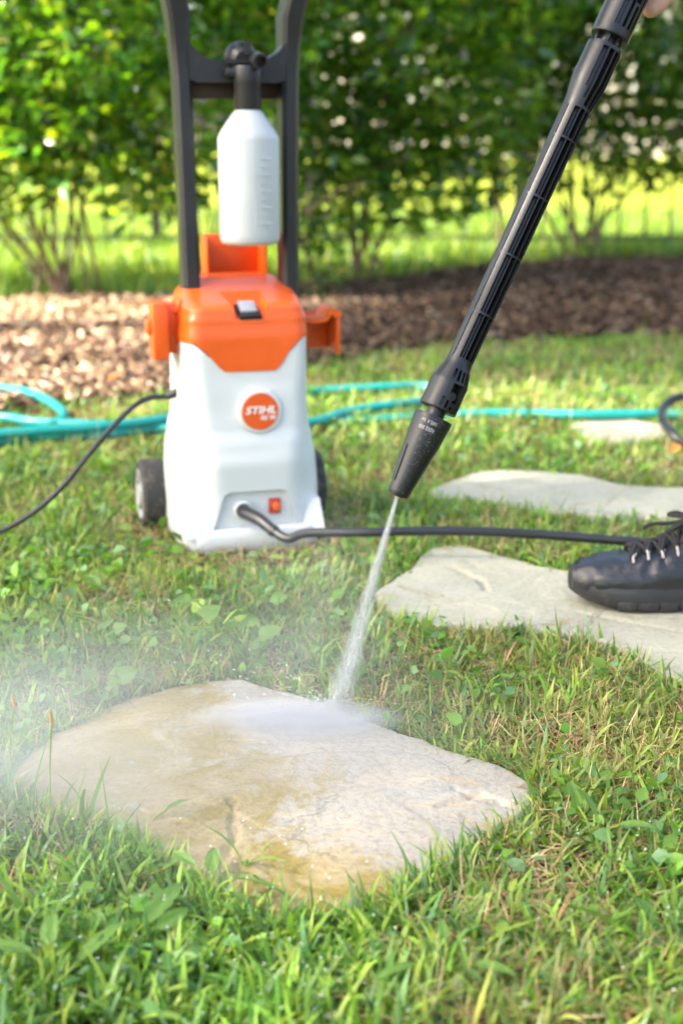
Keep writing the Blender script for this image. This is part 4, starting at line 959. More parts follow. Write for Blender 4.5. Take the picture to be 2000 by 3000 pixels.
# far strip of grass between mulch and fence, and the first metres of the sunny lawn
def farblades(n, y0f, y1, s):
    x = (RNG.random(n) * 2 - 1) * 3.2; y = y0f(x) + (y1 - y0f(x)) * RNG.random(n) ** 1.3
    L = blades(x, y, np.full(n, .01), RNG.uniform(.04, .13, n) * s, RNG.uniform(.006, .012, n) * s, RNG.random(n) * 6.28, RNG.uniform(.1, .5, n), RNG.uniform(0, 1, n), cols(GREENS * np.array([1.1, 1.0, .8]), n), 2)
    return L
merge('lawn_grass', parts, M['grass'], 'short mixed green lawn grass growing between the flagstones')
merge('dry_thatch', straws, M['straw'], 'tan dead grass stems lying in the lawn')
merge('far_grass', [farblades(26000, lambda x: edge_y(x, MBK) + .02, 10.5, 1.0)], M['grass'], 'bright sunlit grass beyond the hedge and around the fence')

def leaf_cloud(centers, az, el, size, col, asp=.42, up=None):  # folded pointed leaves, 6 triangles each
    n = len(centers); d = np.stack([np.cos(az) * np.cos(el), np.sin(az) * np.cos(el), np.sin(el)], 1)
    r = RNG.normal(0, 1, (n, 3)) * .55 + np.array([0, 0, 1.]); s = np.cross(d, r); s /= np.linalg.norm(s, axis=1, keepdims=True) + 1e-9; u = np.cross(s, d)
    L = size[:, None]; w_ = L * asp * .5
    pts = [centers, centers + d * L * .35 + s * w_ + u * w_ * .35, centers + d * L * .35 - s * w_ + u * w_ * .35, centers + d * L * .7 + s * w_ * .75 + u * w_ * .2, centers + d * L * .7 - s * w_ * .75 + u * w_ * .2, centers + d * L - u * L * .1, centers + d * L * .5]
    V = np.stack(pts, 1); T = np.array([(0, 6, 1), (0, 2, 6), (1, 6, 3), (2, 4, 6), (3, 6, 5), (4, 5, 6)])
    return V.reshape(-1, 3), (T[None] + (np.arange(n) * 7)[:, None, None]).reshape(-1, 3), np.repeat(col, 7, 0)
def covered(n, y0, y1, s):
    x, y = scatter(n * 3, y0, y1, .15); k = keep_lawn(x, y); x, y = x[k], y[k]; pd = nz2(x, y, 4.2, 31) + .6 * nz2(x, y, 13, 32) + .45 * np.exp(-((x + .28) ** 2 / .05 + (y - 1.85) ** 2 / .05)); k = RNG.random(len(x)) < np.clip(pd * 1.6, .04, 1); x, y = x[k][:n], y[k][:n]; n = len(x)
    c = np.stack([x, y, GZ(x, y) + RNG.uniform(.006, .032, n)], 1)
    return leaf_cloud(c, RNG.random(n) * 6.28, RNG.normal(.1, .35, n), RNG.uniform(.009, .024, n) * s, cols(GREENS[[0, 1, 4, 1]] * 1.15, n), .72)
merge('ground_cover', [covered(2300, .95, 1.9, .9), covered(4600, 1.9, 3.6, 1.15)], M['grass'], 'low broad-leaved ground cover mixed into the lawn')
# wide-bladed tufts and broad-leaved weeds, each a plant with its leaves
def blade_mesh(name, L, Wd, bend, mat, seg=9, fold=.25):
    vs = []; fs = []; a = 0.0; x = z = 0.0
    for i in range(seg + 1):
        t = i / seg; w_ = Wd * .5 * max(.02, (1 - t ** 2.6)) * (.55 + .45 * min(1, t * 4))
        vs += [(x, -w_, z + w_ * fold), (x, 0, z), (x, w_, z + w_ * fold)]
        a = bend[0] + (bend[1] - bend[0]) * t; x += math.sin(a) * L / seg; z += math.cos(a) * L / seg
    for i in range(seg):
        for k in range(2): q = i * 3 + k; fs.append((q, q + 1, q + 4, q + 3))
    me = bpy.data.meshes.new(name); me.from_pydata(vs, [], fs); me.materials.append(mat); me.shade_smooth(); return me
def leaf_mesh(name, L, Wd, mat, shape='round', cup=.2, droop=.4):
    vs = []; fs = []; nu, nv = 12, 8
    for i in range(nu + 1):
        t = i / nu
        if shape == 'round': w_ = Wd * .5 * math.sin(math.pi * min(1, (t * .93 + .07) ** .62)) ** .8 * (1 + .035 * math.sin(t * 40))
        elif shape == 'oval': w_ = Wd * .5 * math.sin(math.pi * (t * .96 + .03)) ** .75
        else: w_ = Wd * .5 * math.sin(math.pi * (t * .97 + .02) ** .8) ** .8 * (1 + .10 * math.sin(t * 28))
        for k in range(nv + 1):
            v = (k / nv - .5) * 2; x = L * t - (abs(v) * .12 * L * (1 - t) if shape == 'round' else 0)
            vs.append((x, v * w_, -droop * L * t * t * .5 + cup * abs(v) * w_ + .03 * L * math.sin(abs(v) * 7 + t * 9) * .4))
    for i in range(nu):
        for k in range(nv): q = i * (nv + 1) + k; fs.append((q, q + 1, q + nv + 2, q + nv + 1))
    me = bpy.data.meshes.new(name); me.from_pydata(vs, [], fs); me.materials.append(mat); me.shade_smooth(); return me
BL = [blade_mesh('blade', L, w_, b, M['blade' if i % 3 else 'weed2']) for i, (L, w_, b) in enumerate(((.095, .0085, (.2, 1.7)), (.12, .009, (.35, 1.9)), (.075, .0075, (.1, 1.2)), (.10, .0065, (.5, 1.5)), (.13, .008, (.15, 1.3)), (.06, .008, (.6, 1.6))))]
rs = random.Random(5)
def tuft(px, py, label, nb=9, s=1.0, spread=1.0, stem=False):
    g = G(px, py, .006); r = empty('grass_tuft', (g.x, g.y, .003)); tag(r, label, 'grass tuft', 'coarse grass tufts in the lawn')
    a0 = rs.random() * 6
    for i in range(nb):
        o = bpy.data.objects.new('blade', rs.choice(BL)); link(o, r); o.rotation_euler = (rs.gauss(0, .15), rs.gauss(0, .15) * spread, a0 + i * 2.4 + rs.gauss(0, .3)); k = .62 * s * rs.uniform(.5, 1.15); o.scale = (k * spread, k, k)
        o.location = (rs.gauss(0, .004), rs.gauss(0, .004), 0)
TU = [(2260 // 1, 0, '')]
for a in [(1790, 2560, 'tall coarse grass tuft at the right in front of the big flagstone', 12, 1.05), (1905, 2560, 'lime tinged grass tuft next to the right edge of the picture', 8, .85), (1320, 2560, 'coarse grass tuft at the front right rim of the big flagstone', 9, .8),
          (1400, 2780, 'wide-bladed grass tuft low in front, right of the middle', 11, .95), (1060, 2850, 'wide-bladed grass tuft low in front, near the middle', 10, .9), (620, 2840, 'wide-bladed grass tuft left of the middle in front', 9, 1.0),
          (250, 2420, 'leaning grass tuft at the left rim of the big flagstone', 9, .9), (720, 2560, 'sprawling grass tuft leaning over the near rim of the big flagstone', 8, 1.0), (1560, 2890, 'broad grass tuft at the bottom right', 11, .9), (1830, 2900, 'dense grass tuft in the bottom right corner', 12, .95),
          (90, 2700, 'grass tuft at the lower left edge', 9, .95), (880, 2960, 'grass tuft at the very bottom of the picture', 10, .9), (1250, 2960, 'grass tuft at the bottom, right of the middle', 10, .9), (1010, 1990, 'grass tuft beside the foot of the water jet', 8, .9), (930, 1960, 'grass tuft in the mist behind the big flagstone', 9, .95),
          (1365, 2110, 'upright pair of blades in the lawn between the two nearest flagstones', 4, .8), (1620, 1960, 'small tuft in the lawn below the shoe', 7, .7), (1250, 2160, 'low tuft at the far right rim of the big flagstone', 6, .6), (1880, 2260, 'spreading tuft in the lawn at the right edge', 9, .8),
          (1700, 2330, 'tuft of curved blades right of the big flagstone', 9, .8), (1560, 2480, 'tuft between the big flagstone\'s right tip and the bottom edge', 9, .8), (420, 1960, 'tuft behind the left end of the big flagstone', 8, .9), (180, 2000, 'long-bladed tuft left behind the big flagstone', 8, 1.1),
          (600, 1760, 'tuft in the misty lawn in front of the washer', 8, .9), (60, 1720, 'tuft at the left edge in front of the washer', 8, .9), (860, 1700, 'tuft between the washer and the water jet', 7, .8), (1420, 1520, 'tuft at the near rim of the long pale flagstone', 7, .8),
          (1180, 1500, 'tuft under the nozzle', 7, .8), (1640, 1560, 'tuft beside the pressure hose near the shoe', 6, .7), (330, 2980, 'grass tuft at the bottom left', 10, 1.0), (1980, 2740, 'grass tuft at the lower right edge', 9, .95), (470, 2600, 'grass tuft in front of the big flagstone\'s left half', 8, .8)]:
    tuft(*a)
LV = {k: leaf_mesh('leaf', *v) for k, v in {'r1': (.052, .060, M['weed1'], 'round', .25, .3), 'r2': (.046, .052, M['weed2'], 'round', .3, .2), 'o1': (.075, .030, M['weed1'], 'oval', .3, .5), 'o2': (.060, .026, M['weed2'], 'oval', .25, .5), 'l1': (.10, .032, M['weed1'], 'lobed', .25, .6), 's1': (.034, .020, M['weed1'], 'oval', .3, .4)}.items()}
def weed(px, py, keys, label, nl=5, s=1.0, h=.035, flat=.5):
    g = G(px, py, .01); r = empty('broadleaf_weed', (g.x, g.y, .003)); tag(r, label, 'weed', 'broad-leaved weeds in the lawn'); a0 = rs.random() * 6
    for i in range(nl):
        a = a0 + i * 2.4 + rs.gauss(0, .25); hh = h * rs.uniform(.5, 1.2); rad = rs.uniform(.012, .04) * s
        tip = Vector((math.cos(a) * rad, math.sin(a) * rad, hh))
        tube_obj('stem', spline([(0, 0, 0), (tip.x * .4, tip.y * .4, hh * .7), tip], 4), .0011, M['weed2'], r, 5)
        o = bpy.data.objects.new('leaf', LV[rs.choice(keys)]); link(o, r); o.location = tip; k = .52 * s * rs.uniform(.55, 1.15); o.scale = (k, k, k); o.rotation_euler = (rs.gauss(0, .45), -.25 - flat * rs.uniform(-.4, 1) * .8, a + rs.gauss(0, .2))
for a in [(290, 1900, ['r1', 'r2'], 'round-leaved weed in the mist, leftmost of those behind the big flagstone', 5, 1.0, .05), (400, 1950, ['r1'], 'round-leaved weed just behind the big flagstone\'s left half', 5, .9, .04), (560, 1930, ['r1', 'r2'], 'round-leaved weed behind the middle of the big flagstone', 6, 1.0, .05), (640, 1880, ['r2', 'l1'], 'lime-leaved weed standing behind the big flagstone', 5, .9, .055),
          (720, 1930, ['r1'], 'dark round-leaved weed near the misty foot of the jet', 5, .9, .04), (300, 2060, ['r1'], 'round-leaved weed sunk in the mist beside the big flagstone', 5, .9, .03), (130, 1960, ['r1'], 'round-leaved weed at the far left behind the mist', 5, .9, .035), (520, 1830, ['o2', 'r1'], 'mixed-leaf weed between washer and big flagstone', 6, .8, .04),
          (350, 2800, ['l1', 'o1'], 'large lobed-leaf weed at the lower left with water drops', 8, 1.05, .02), (620, 2640, ['o1', 'l1'], 'long-leaved weed in front of the big flagstone', 6, .9, .03), (765, 2590, ['o1'], 'single-stalked dark oval leaf in front of the big flagstone', 1, .75, .04), (1415, 2040, ['o2', 's1'], 'two-leaved lime seedling between the flagstones', 3, .75, .035), (430, 2420, ['o1'], 'single upright leaf at the left front rim of the big flagstone', 1, .6, .03),
          (1740, 2480, ['o1'], 'long-leaved weed in the lawn at the right', 5, .8, .03), (1900, 2780, ['o1', 'l1'], 'long-leaved weed in the lower right', 6, .95, .03), (1180, 2080, ['r1', 's1'], 'low weed at the far rim of the big flagstone right of the jet', 5, .6, .02), (860, 1650, ['o2', 'r2'], 'light green weed right in front of the washer', 5, .7, .03), (1500, 2720, ['o2'], 'small oval-leaved weed low in front at the right', 5, .75, .03),
          (1130, 2700, ['s1', 'o1'], 'small dark-leaved weed in front of the big flagstone\'s right half', 6, .8, .02), (160, 2890, ['l1'], 'lobed-leaf weed in the bottom left corner', 6, .9, .03), (1310, 2860, ['l1'], 'lobed-leaf weed at the bottom, right of the middle', 6, .7, .03), (900, 1440, ['s1', 'o2'], 'small weed beside the washer\'s right wheel', 5, .7, .03), (1720, 2070, ['s1'], 'dark little weed below the flagstone with the shoe', 6, .7, .03)]:
    weed(*a)
for px, py, tx, ty, lab in ((148, 2370, 152, 2118, 'thin seed stalk with a tan tip standing in front of the mist'), (28, 2250, 42, 2070, 'bent seed stalk at the left edge of the mist')):
    g = G(px, py, .01); tt = PY(tx, ty, g.y); r = tag(empty('seed_stalk', (g.x, g.y, 0)), lab, 'seed stalk'); a = tt - r.location
    tube_obj('stalk', spline([(0, 0, 0), (a.x * .3, a.y, a.z * .5), (a.x, a.y, a.z)], 6), .0009, M['weed2'], r, 6)
    bm = bmesh.new(); add_tube(bm, [a - Vector((0, 0, .002)), a + Vector((0, 0, .004)), a + Vector((-.001, 0, .010)), a + Vector((-.001, 0, .014))], [.001, .0023, .0018, .0006], 8); bm_obj('seed_head', bm, M['seed'], r)
for px, py, rz, lab in ((336, 1118, .3, 'fallen orange leaf on the shaded edge of the mulch'), (1994, 1332, 1.0, 'fallen orange leaf in the grass at the right edge')):
    g = G(px, py, .03); me = leaf_mesh('fallen_leaf', .055, .035, M['leaf_dry'], 'oval', .4, -.3); o = link(bpy.data.objects.new('fallen_leaf', me)); o.scale = (.6, .6, .6); o.location = (g.x - .02, g.y, .035); o.rotation_euler = (.3, -.2, rz); tag(o, lab, 'leaf')
# little water drops on the near leaves
bm = bmesh.new()
for k in range(260):
    g = G(rs.uniform(0, 2000) * (1 if k % 2 else .5), rs.uniform(2350, 3000), rs.uniform(.02, .045)); bmesh.ops.create_icosphere(bm, subdivisions=1, radius=rs.uniform(.0004, .0011), matrix=Matrix.Translation(g))
tag(bm_obj('dew_drops', bm, M['water'], None), 'clear water drops beading on the near grass', 'water drops', kind='stuff')

# ---------------------------------------------------------------- MULCH
n = 34000; x = (RNG.random(n) * 2 - 1) * 2.4; a, b = edge_y(x, LE), edge_y(x, MBK); y = a + (b - a) * RNG.random(n) + RNG.normal(0, .03, n)
L_ = RNG.gamma(4, .0054, n).clip(.006, .06); W_ = L_ * RNG.uniform(.25, .6, n); az = RNG.random(n) * 6.28; ti = RNG.normal(0, .35, (n, 2))
ex = np.stack([np.cos(az), np.sin(az), ti[:, 0]], 1) * (L_ / 2)[:, None]; ey = np.stack([-np.sin(az), np.cos(az), ti[:, 1]], 1) * (W_ / 2)[:, None]; ez = np.array([0, 0, 1.]) * (.002 + .004 * RNG.random((n, 1)))
zz = GZ(x, y) + .008 + .02 * (.5 + nz2(x, y, 2.2, 5)) + RNG.random(n) * .014; c = np.stack([x, y, zz], 1)
V = np.stack([c - ex - ey, c + ex - ey * .6, c + ex * .8 + ey, c - ex * .9 + ey * .8, c - ex - ey + ez, c + ex - ey * .6 + ez, c + ex * .8 + ey + ez, c - ex * .9 + ey * .8 + ez], 1)
T = np.array([(4, 5, 6), (4, 6, 7), (0, 4, 7), (0, 7, 3), (1, 6, 5), (1, 2, 6), (0, 1, 5), (0, 5, 4), (3, 7, 6), (3, 6, 2)])
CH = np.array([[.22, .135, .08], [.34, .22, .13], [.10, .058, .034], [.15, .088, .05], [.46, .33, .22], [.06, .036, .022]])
cc = cols(CH, n, None, .2) * (.40 + 1.15 / (1 + np.exp((x + .45 + .35 * nz2(x, y, 1.5, 8)) * 9)))[:, None]   # sunlight painted into the chips on the left, shade into those on the right
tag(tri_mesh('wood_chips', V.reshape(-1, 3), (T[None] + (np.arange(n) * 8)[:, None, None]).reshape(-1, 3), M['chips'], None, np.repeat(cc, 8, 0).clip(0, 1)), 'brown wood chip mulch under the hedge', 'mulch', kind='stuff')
# ---------------------------------------------------------------- SHRUBS
SG = np.array([[.055, .115, .014], [.085, .155, .018], [.030, .075, .018], [.14, .21, .020], [.050, .12, .035]])
def shrub(cx, cy, label, blobs, nleaf, nst, h, base_sp=.10, yellow=0.0, bright=1.0, size=(.032, .095)):
    r = tag(empty('shrub', (cx, cy, .03)), label, 'shrub', 'glossy-leaved shrubs of the hedge'); rr = random.Random(int(cx * 100) + 50)
    for k in range(nst):
        a = rr.uniform(0, 6.28); b0 = Vector((math.cos(a) * base_sp * rr.random(), math.sin(a) * base_sp * rr.random() * .7, 0)); bl = rr.choice(blobs); e = Vector((bl[0] + rr.gauss(0, bl[3] * .35), bl[1] + rr.gauss(0, bl[4] * .3), bl[2] + rr.uniform(-.1, .2)))
        m1 = b0.lerp(e, .35) + Vector((rr.gauss(0, .03), rr.gauss(0, .03), .07)); m2 = b0.lerp(e, .7) + Vector((rr.gauss(0, .05), rr.gauss(0, .04), .06))
        bm = bmesh.new(); rad = rr.uniform(.006, .0125); pth = spline([b0, m1, m2, e], 6); add_tube(bm, pth, lambda t: rad * (1 - .7 * t), 7)
        for q in range(3):
            i = rr.randint(7, 16); tw = pth[i] + Vector((rr.gauss(0, .15), rr.gauss(0, .12), rr.uniform(.05, .25))); add_tube(bm, spline([pth[i], pth[i].lerp(tw, .5) + Vector((0, 0, .02)), tw], 3), lambda t: .005 * (1 - .6 * t), 5)
        bm_obj('stem', bm, M['bark'], r, True, 60)
    nleaf = int(nleaf * 1.0); nleaf = int(nleaf * 1.2); vol = np.array([(b[3] * b[4] * b[5]) ** .8 * (b[6] if len(b) > 6 else 1) for b in blobs]); vol /= vol.sum(); k = RNG.choice(len(blobs), nleaf, p=vol); Bq = np.array([b[:6] for b in blobs])[k]
    d = RNG.normal(0, 1, (nleaf, 3)); d /= np.linalg.norm(d, axis=1, keepdims=True); rad = RNG.random(nleaf) ** .30
    # leaves gather on twigs
    c = Bq[:, :3] + d * Bq[:, 3:6] * rad[:, None]; g = np.round(c / .085 + RNG.normal(0, .02, (nleaf, 3))) * .085; mixf = RNG.random((nleaf, 1)) * .45 + .35
    c = c * mixf + g * (1 - mixf) + RNG.normal(0, .008, (nleaf, 3)); az = np.arctan2(d[:, 1], d[:, 0]) + RNG.normal(0, .9, nleaf); el = RNG.normal(.15, .5, nleaf)
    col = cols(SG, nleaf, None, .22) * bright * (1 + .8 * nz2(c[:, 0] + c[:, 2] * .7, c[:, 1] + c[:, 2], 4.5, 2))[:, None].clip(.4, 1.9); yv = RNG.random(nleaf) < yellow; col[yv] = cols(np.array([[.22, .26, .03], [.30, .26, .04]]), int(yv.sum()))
    V, T, C = leaf_cloud(c, az, el, RNG.uniform(*size, nleaf), col)
    tag(tri_mesh('foliage', V, T, M['shrub'], r, C.clip(0, 1)), kind='stuff'); return r
def XY(px, py): g = G(px, py, .03); return g.x, g.y
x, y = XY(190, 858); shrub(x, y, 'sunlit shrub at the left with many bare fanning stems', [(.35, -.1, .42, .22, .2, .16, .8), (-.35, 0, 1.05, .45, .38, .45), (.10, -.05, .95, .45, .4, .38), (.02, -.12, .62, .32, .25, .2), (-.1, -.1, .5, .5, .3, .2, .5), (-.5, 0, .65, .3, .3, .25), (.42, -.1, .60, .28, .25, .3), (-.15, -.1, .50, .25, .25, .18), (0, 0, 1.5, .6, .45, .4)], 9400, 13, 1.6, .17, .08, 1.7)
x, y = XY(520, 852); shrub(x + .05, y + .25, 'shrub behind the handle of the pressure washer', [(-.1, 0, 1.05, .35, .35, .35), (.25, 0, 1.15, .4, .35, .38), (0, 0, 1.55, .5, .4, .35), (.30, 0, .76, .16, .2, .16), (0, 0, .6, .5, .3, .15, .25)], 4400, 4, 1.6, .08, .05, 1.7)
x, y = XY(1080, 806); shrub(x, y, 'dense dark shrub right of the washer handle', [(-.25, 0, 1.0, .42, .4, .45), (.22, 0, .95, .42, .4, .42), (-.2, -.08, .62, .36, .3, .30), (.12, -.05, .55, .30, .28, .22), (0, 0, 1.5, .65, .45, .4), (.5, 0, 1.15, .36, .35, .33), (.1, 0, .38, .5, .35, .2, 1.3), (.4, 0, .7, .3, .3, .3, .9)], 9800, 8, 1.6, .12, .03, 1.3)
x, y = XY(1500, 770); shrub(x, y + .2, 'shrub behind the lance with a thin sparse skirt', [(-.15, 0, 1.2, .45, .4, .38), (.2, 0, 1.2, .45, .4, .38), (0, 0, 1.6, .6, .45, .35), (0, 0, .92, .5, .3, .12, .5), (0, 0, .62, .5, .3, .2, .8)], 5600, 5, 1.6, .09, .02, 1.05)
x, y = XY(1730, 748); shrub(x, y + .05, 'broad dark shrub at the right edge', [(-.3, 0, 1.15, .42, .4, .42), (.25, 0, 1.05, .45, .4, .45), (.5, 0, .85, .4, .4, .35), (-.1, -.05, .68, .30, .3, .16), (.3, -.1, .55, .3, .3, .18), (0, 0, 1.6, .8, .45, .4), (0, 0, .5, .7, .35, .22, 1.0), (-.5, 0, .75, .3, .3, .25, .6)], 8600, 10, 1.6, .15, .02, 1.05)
x, y = XY(-620, 850); shrub(x, y, 'shrub beyond the left edge of the picture', [(0, 0, 1.0, .5, .4, .5), (0, 0, 1.5, .6, .45, .4), (.1, 0, .6, .4, .3, .3)], 4200, 6, 1.6, .1, .03, 1.1)
# low shoots at the hedge foot
x, y = XY(930, 862); shrub(x, y, 'low leafy shoot at the foot of the hedge behind the washer', [(0, 0, .12, .10, .1, .12), (.03, 0, .26, .12, .1, .1)], 420, 3, .4, .02, .1, 1.0, (.03, .05))
# ---------------------------------------------------------------- FENCE
fy = 7.75
fen = tag(empty('picket_fence', (0, fy, 0)), 'dark iron picket fence between the hedge and the sunny lawn', 'fence')
pm = None; bm = bmesh.new(); add_box(bm, (0, 0, .77), (.014, .014, 1.54)); add_lathe(bm, [(.012, 1.54), (.016, 1.555), (.002, 1.60)], 8); pk_ = bm_obj('picket', bm, M['metal'], fen, True, 30); pk_.location = (-2.9, 0, 0)
for k in range(1, 44): o = pk_.copy(); COL.objects.link(o); o.location = (-2.9 + .137 * k, 0, 0)
for z in (.07, 1.42): bm = bmesh.new(); add_box(bm, (0, 0, z), (6.0, .022, .03)); bm_obj('rail', bm, M['metal'], fen, False)
for k in range(4): bm = bmesh.new(); add_box(bm, (0, 0, .78), (.05, .05, 1.56)); add_box(bm, (0, 0, 1.57), (.062, .062, .02)); o = bm_obj('post', bm, M['metal'], fen, False); o.location = (-2.95 + 1.96 * k, 0, 0)
# ---------------------------------------------------------------- FAR HOUSE AND TREES
hy_ = 27.0
house = tag(empty('house', (4.2, hy_, 0)), 'pale pinkish house far behind the hedge on the right', 'house')
wm = plastic('house_siding', (.80, .70, .64), .8, bump=.1); rm = plastic('roof_shingle', (.10, .075, .065), .9); gm = plastic('window_glass', (.04, .05, .06), .1); tm = plastic('trim_white', (.8, .8, .78), .6)
bm = bmesh.new(); add_box(bm, (0, 3, 1.6), (9.0, 6, 3.2)); bm_obj('wall', bm, wm, house, False)
bm = bmesh.new(); vv = [bm.verts.new(p) for p in ((-4.9, -.5, 3.2), (4.9, -.5, 3.2), (4.9, 6.5, 3.2), (-4.9, 6.5, 3.2), (-4.6, 3, 5.4), (4.6, 3, 5.4))]
for f in ((0, 1, 5, 4), (2, 3, 4, 5), (0, 4, 3), (1, 2, 5), (3, 2, 1, 0)): bm.faces.new([vv[i] for i in f])
bm_obj('roof', bm, rm, house, False)
for k in range(16): bm = bmesh.new(); add_box(bm, (0, -.012, .12 + k * .2), (9.04, .02, .185), Matrix.Rotation(R(3), 3, 'X')); bm_obj('siding_board', bm, wm, house, False)
for wx in (-3.2, -.9, 1.6, 3.4):
    bm = bmesh.new(); add_box(bm, (wx, -.04, 1.75), (1.0, .05, 1.3)); wd_ = bm_obj('window', bm, gm, house, False)
    for dx, dz, sx, sz in ((-.53, 0, .08, 1.46), (.53, 0, .08, 1.46), (0, .69, 1.14, .08), (0, -.69, 1.14, .08), (0, 0, .98, .05)): bm = bmesh.new(); add_box(bm, (wx + dx, -.07, 1.75 + dz), (sx, .06, sz)); bm_obj('frame', bm, tm, wd_, False)
def tree(cx, cy, h, rad, label, n, col, sz, zlo, group='trees around the lawn', trunk=.14):
    r = tag(empty('tree', (cx, cy, 0)), label, 'tree', group); rr = random.Random(int(abs(cx) * 31))
    bm = bmesh.new(); add_tube(bm, spline([(0, 0, 0), (rr.gauss(0, .08), 0, zlo * .6), (rr.gauss(0, .15), rr.gauss(0, .1), zlo), (0, 0, h * .8)], 6), lambda t: trunk * (1 - .75 * t), 12)
    for k in range(7): a = rr.uniform(0, 6.28); z = rr.uniform(zlo, h * .7); add_tube(bm, spline([(0, 0, z), (math.cos(a) * rad * .35, math.sin(a) * rad * .35, z + .3), (math.cos(a) * rad * .75, math.sin(a) * rad * .75, z + .7)], 5), lambda t: trunk * .35 * (1 - .7 * t), 7)
    bm_obj('trunk', bm, M['bark'], r, True, 60)
    nb = 22; bc_ = np.array([[rr.gauss(0, rad * .45), rr.gauss(0, rad * .45), rr.uniform(zlo + .2, h)] for _ in range(nb)]); k = RNG.integers(0, nb, n); d = RNG.normal(0, 1, (n, 3)); d /= np.linalg.norm(d, axis=1, keepdims=True)
    c = bc_[k] + d * (rad * .42 * RNG.random((n, 1)) ** .35) * np.array([1, 1, .75]); c[:, 2] = np.maximum(c[:, 2], zlo)
    V, T, C = leaf_cloud(c, RNG.random(n) * 6.28, RNG.normal(0, .5, n), RNG.uniform(sz * .7, sz * 1.2, n), cols(col, n, None, .2), .6)
    tag(tri_mesh('crown', V, T, M['tree'], r, C.clip(0, 1)), kind='stuff'); return r
TG = np.array([[.05, .10, .02], [.07, .13, .03], [.04, .085, .02]])
for k, (tx, ty, h, rd, lab) in enumerate(((-7.5, 31, 8, 3.2, 'broad tree far behind the hedge, leftmost'), (-4.0, 34, 9, 3.0, 'tall tree far behind the hedge, left of the washer handle'), (-.9, 36, 8.5, 2.8, 'far tree standing left of the pale house'), (10.5, 30, 8, 3.0, 'far tree at the right of the pale house'), (-11, 33, 8, 3, 'far tree beyond the left edge'))):
    tree(tx, ty, h, rd, lab, 5200, TG, .34, .9)
# tree overhead on the left: it stands outside the picture and shades the near lawn
CAN = True
tree(-4.3, .35, 5.8, 2.0, 'garden tree outside the picture on the left whose crown shades the near lawn', 4300, TG, .14, 2.6, None, .13)
tree(-2.2, 4.2, 5.6, 1.6, 'garden tree beyond the left edge whose crown shades the right of the hedge', 9000, TG, .14, 2.6, None, .12)

# ---------------------------------------------------------------- WATER JET AND MIST
J0 = T0 - AX * .001; J1 = G(988, 2062, .018)
jet = tag(empty('water_jet', J0), 'fan of white water shooting from the lance nozzle onto the front flagstone', 'water jet', kind='stuff')
jd = (J1 - J0); JL = jd.length; JM = jd.to_track_quat('Z', 'Y').to_matrix().to_4x4(); jet.matrix_world = Matrix.Translation(J0) @ JM
def jet_density(t, tc, m, nz):
    sp = t.nodes.new('ShaderNodeSeparateXYZ'); t.links.new(tc, sp.inputs[0]); x, y, z = sp.outputs
    r = m('SQRT', m('ADD', m('MULTIPLY', x, x), m('MULTIPLY', y, y))); rw = m('ADD', .0022, m('MULTIPLY', z, .046)); q = m('DIVIDE', r, rw)
    fall = m('POWER', m('SUBTRACT', 1.0, q, True), .8); amp = m('DIVIDE', 1.0, m('ADD', m('MULTIPLY', z, 6.5), .045)); st = m('POWER', nz(150, 2, (1, 1, .05)), 2.5)
    core = m('MULTIPLY', m('GREATER_THAN', .28, q), 0.0)
    return m('MULTIPLY', m('MULTIPLY', m('MULTIPLY', fall, amp), m('ADD', m('MULTIPLY', st, 5.0), .10)), 48.0)
bm = bmesh.new(); add_lathe(bm, [(.0026, 0), (.0022 + .052 * JL + .002, JL)], 28); o = bm_obj('spray_cone', bm, vol_mat('jet_spray', jet_density), jet, False); tag(o, kind='stuff')
bm = bmesh.new(); rj = random.Random(9)
for k in range(420):
    z0 = rj.random() ** .8 * JL * .95; a = rj.uniform(0, 6.28); q = abs(rj.gauss(0, .42)); sl_ = .05 * q; d = Vector((math.cos(a) * sl_, math.sin(a) * sl_, 1)); p = d * z0; ln = rj.uniform(.004, .018)
    add_tube(bm, [p, p + d * ln * .5, p + d * ln], [.0001, rj.uniform(.00018, .00038), .0001], 4)
o = bm_obj('water_streaks', bm, M['water'], jet, True, 90); tag(o, kind='stuff')
bm = bmesh.new(); inv = jet.matrix_world.inverted()
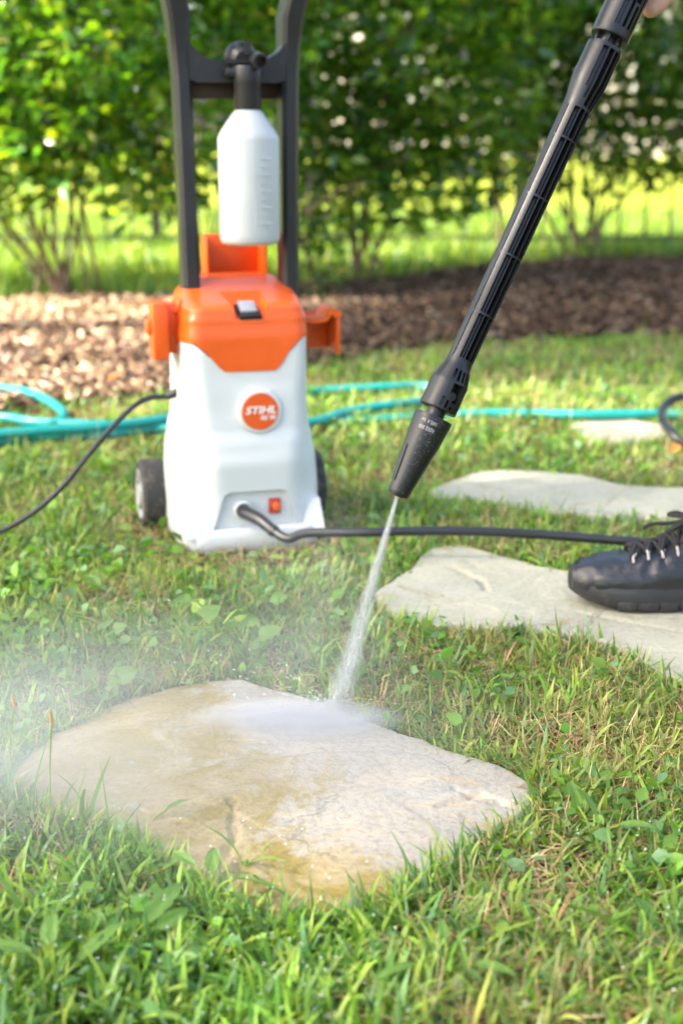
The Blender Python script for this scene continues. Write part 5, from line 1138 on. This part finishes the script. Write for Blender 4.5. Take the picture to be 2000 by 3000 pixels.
for k in range(520):                                           # drops thrown up where the jet lands
    a = rj.gauss(2.9, .9); rr_ = rj.gammavariate(1.6, .05); p = J1 + Vector((math.cos(a) * rr_, math.sin(a) * rr_ * .8, max(.0, rj.gauss(.0, .5) * rr_ * .55 + .004))); sz = rj.uniform(.0002, .0007)
    d = (p - J1).normalized() * sz * rj.uniform(1.5, 5); add_tube(bm, [inv @ (p - d), inv @ p, inv @ (p + d)], [sz * .2, sz, sz * .2], 5)
o = bm_obj('splash_drops', bm, M['water'], jet, True, 90); tag(o, kind='stuff')
def mist(name, label, c, s, fn, rz=0.0):
    bm = bmesh.new(); bmesh.ops.create_icosphere(bm, subdivisions=4, radius=1.0)
    o = bm_obj(name, bm, vol_mat(name, fn), None, True, 0); o.location = c; o.scale = s; o.rotation_euler = (0, 0, rz); return tag(o, label, 'mist', kind='stuff')
def blob(dens, scale=3.0, thr=.0, sc=(1, 1, 1), pw=1.3, contrast=1.0):
    def fn(t, tc, m, nz):
        ln = t.nodes.new('ShaderNodeVectorMath'); ln.operation = 'LENGTH'; t.links.new(tc, ln.inputs[0]); f = m('POWER', m('SUBTRACT', 1.0, ln.outputs['Value'], True), pw)
        n_ = m('MULTIPLY', m('SUBTRACT', nz(scale, 3, sc), thr, True), contrast)
        return m('MULTIPLY', m('MULTIPLY', f, n_), dens)
    return fn
g = G(870, 2085, .03); mist('impact_spray', 'bright white spray where the jet strikes the front flagstone', (g.x, g.y, .022), (.13, .055, .016), blob(240, 3.0, .12, pw=1.0))
g = G(330, 2230, .05); mist('drifting_mist', 'white mist drifting left over the front flagstone', (g.x - .04, g.y + .06, .05), (.50, .42, .12), blob(6.0, 1.8, .15, (1, 1, .7)), .15)
g = G(40, 2200, .05); mist('thick_mist', 'thicker mist bank at the left edge over the lawn', (g.x - .02, g.y, .05), (.26, .26, .10), blob(9, 2.2, .2))
g = G(930, 1900, .05); mist('jet_veil', 'thin veil of spray hanging left of the water jet', (g.x - .01, g.y - .03, .09), (.15, .10, .20), blob(8, 2.5, .25))
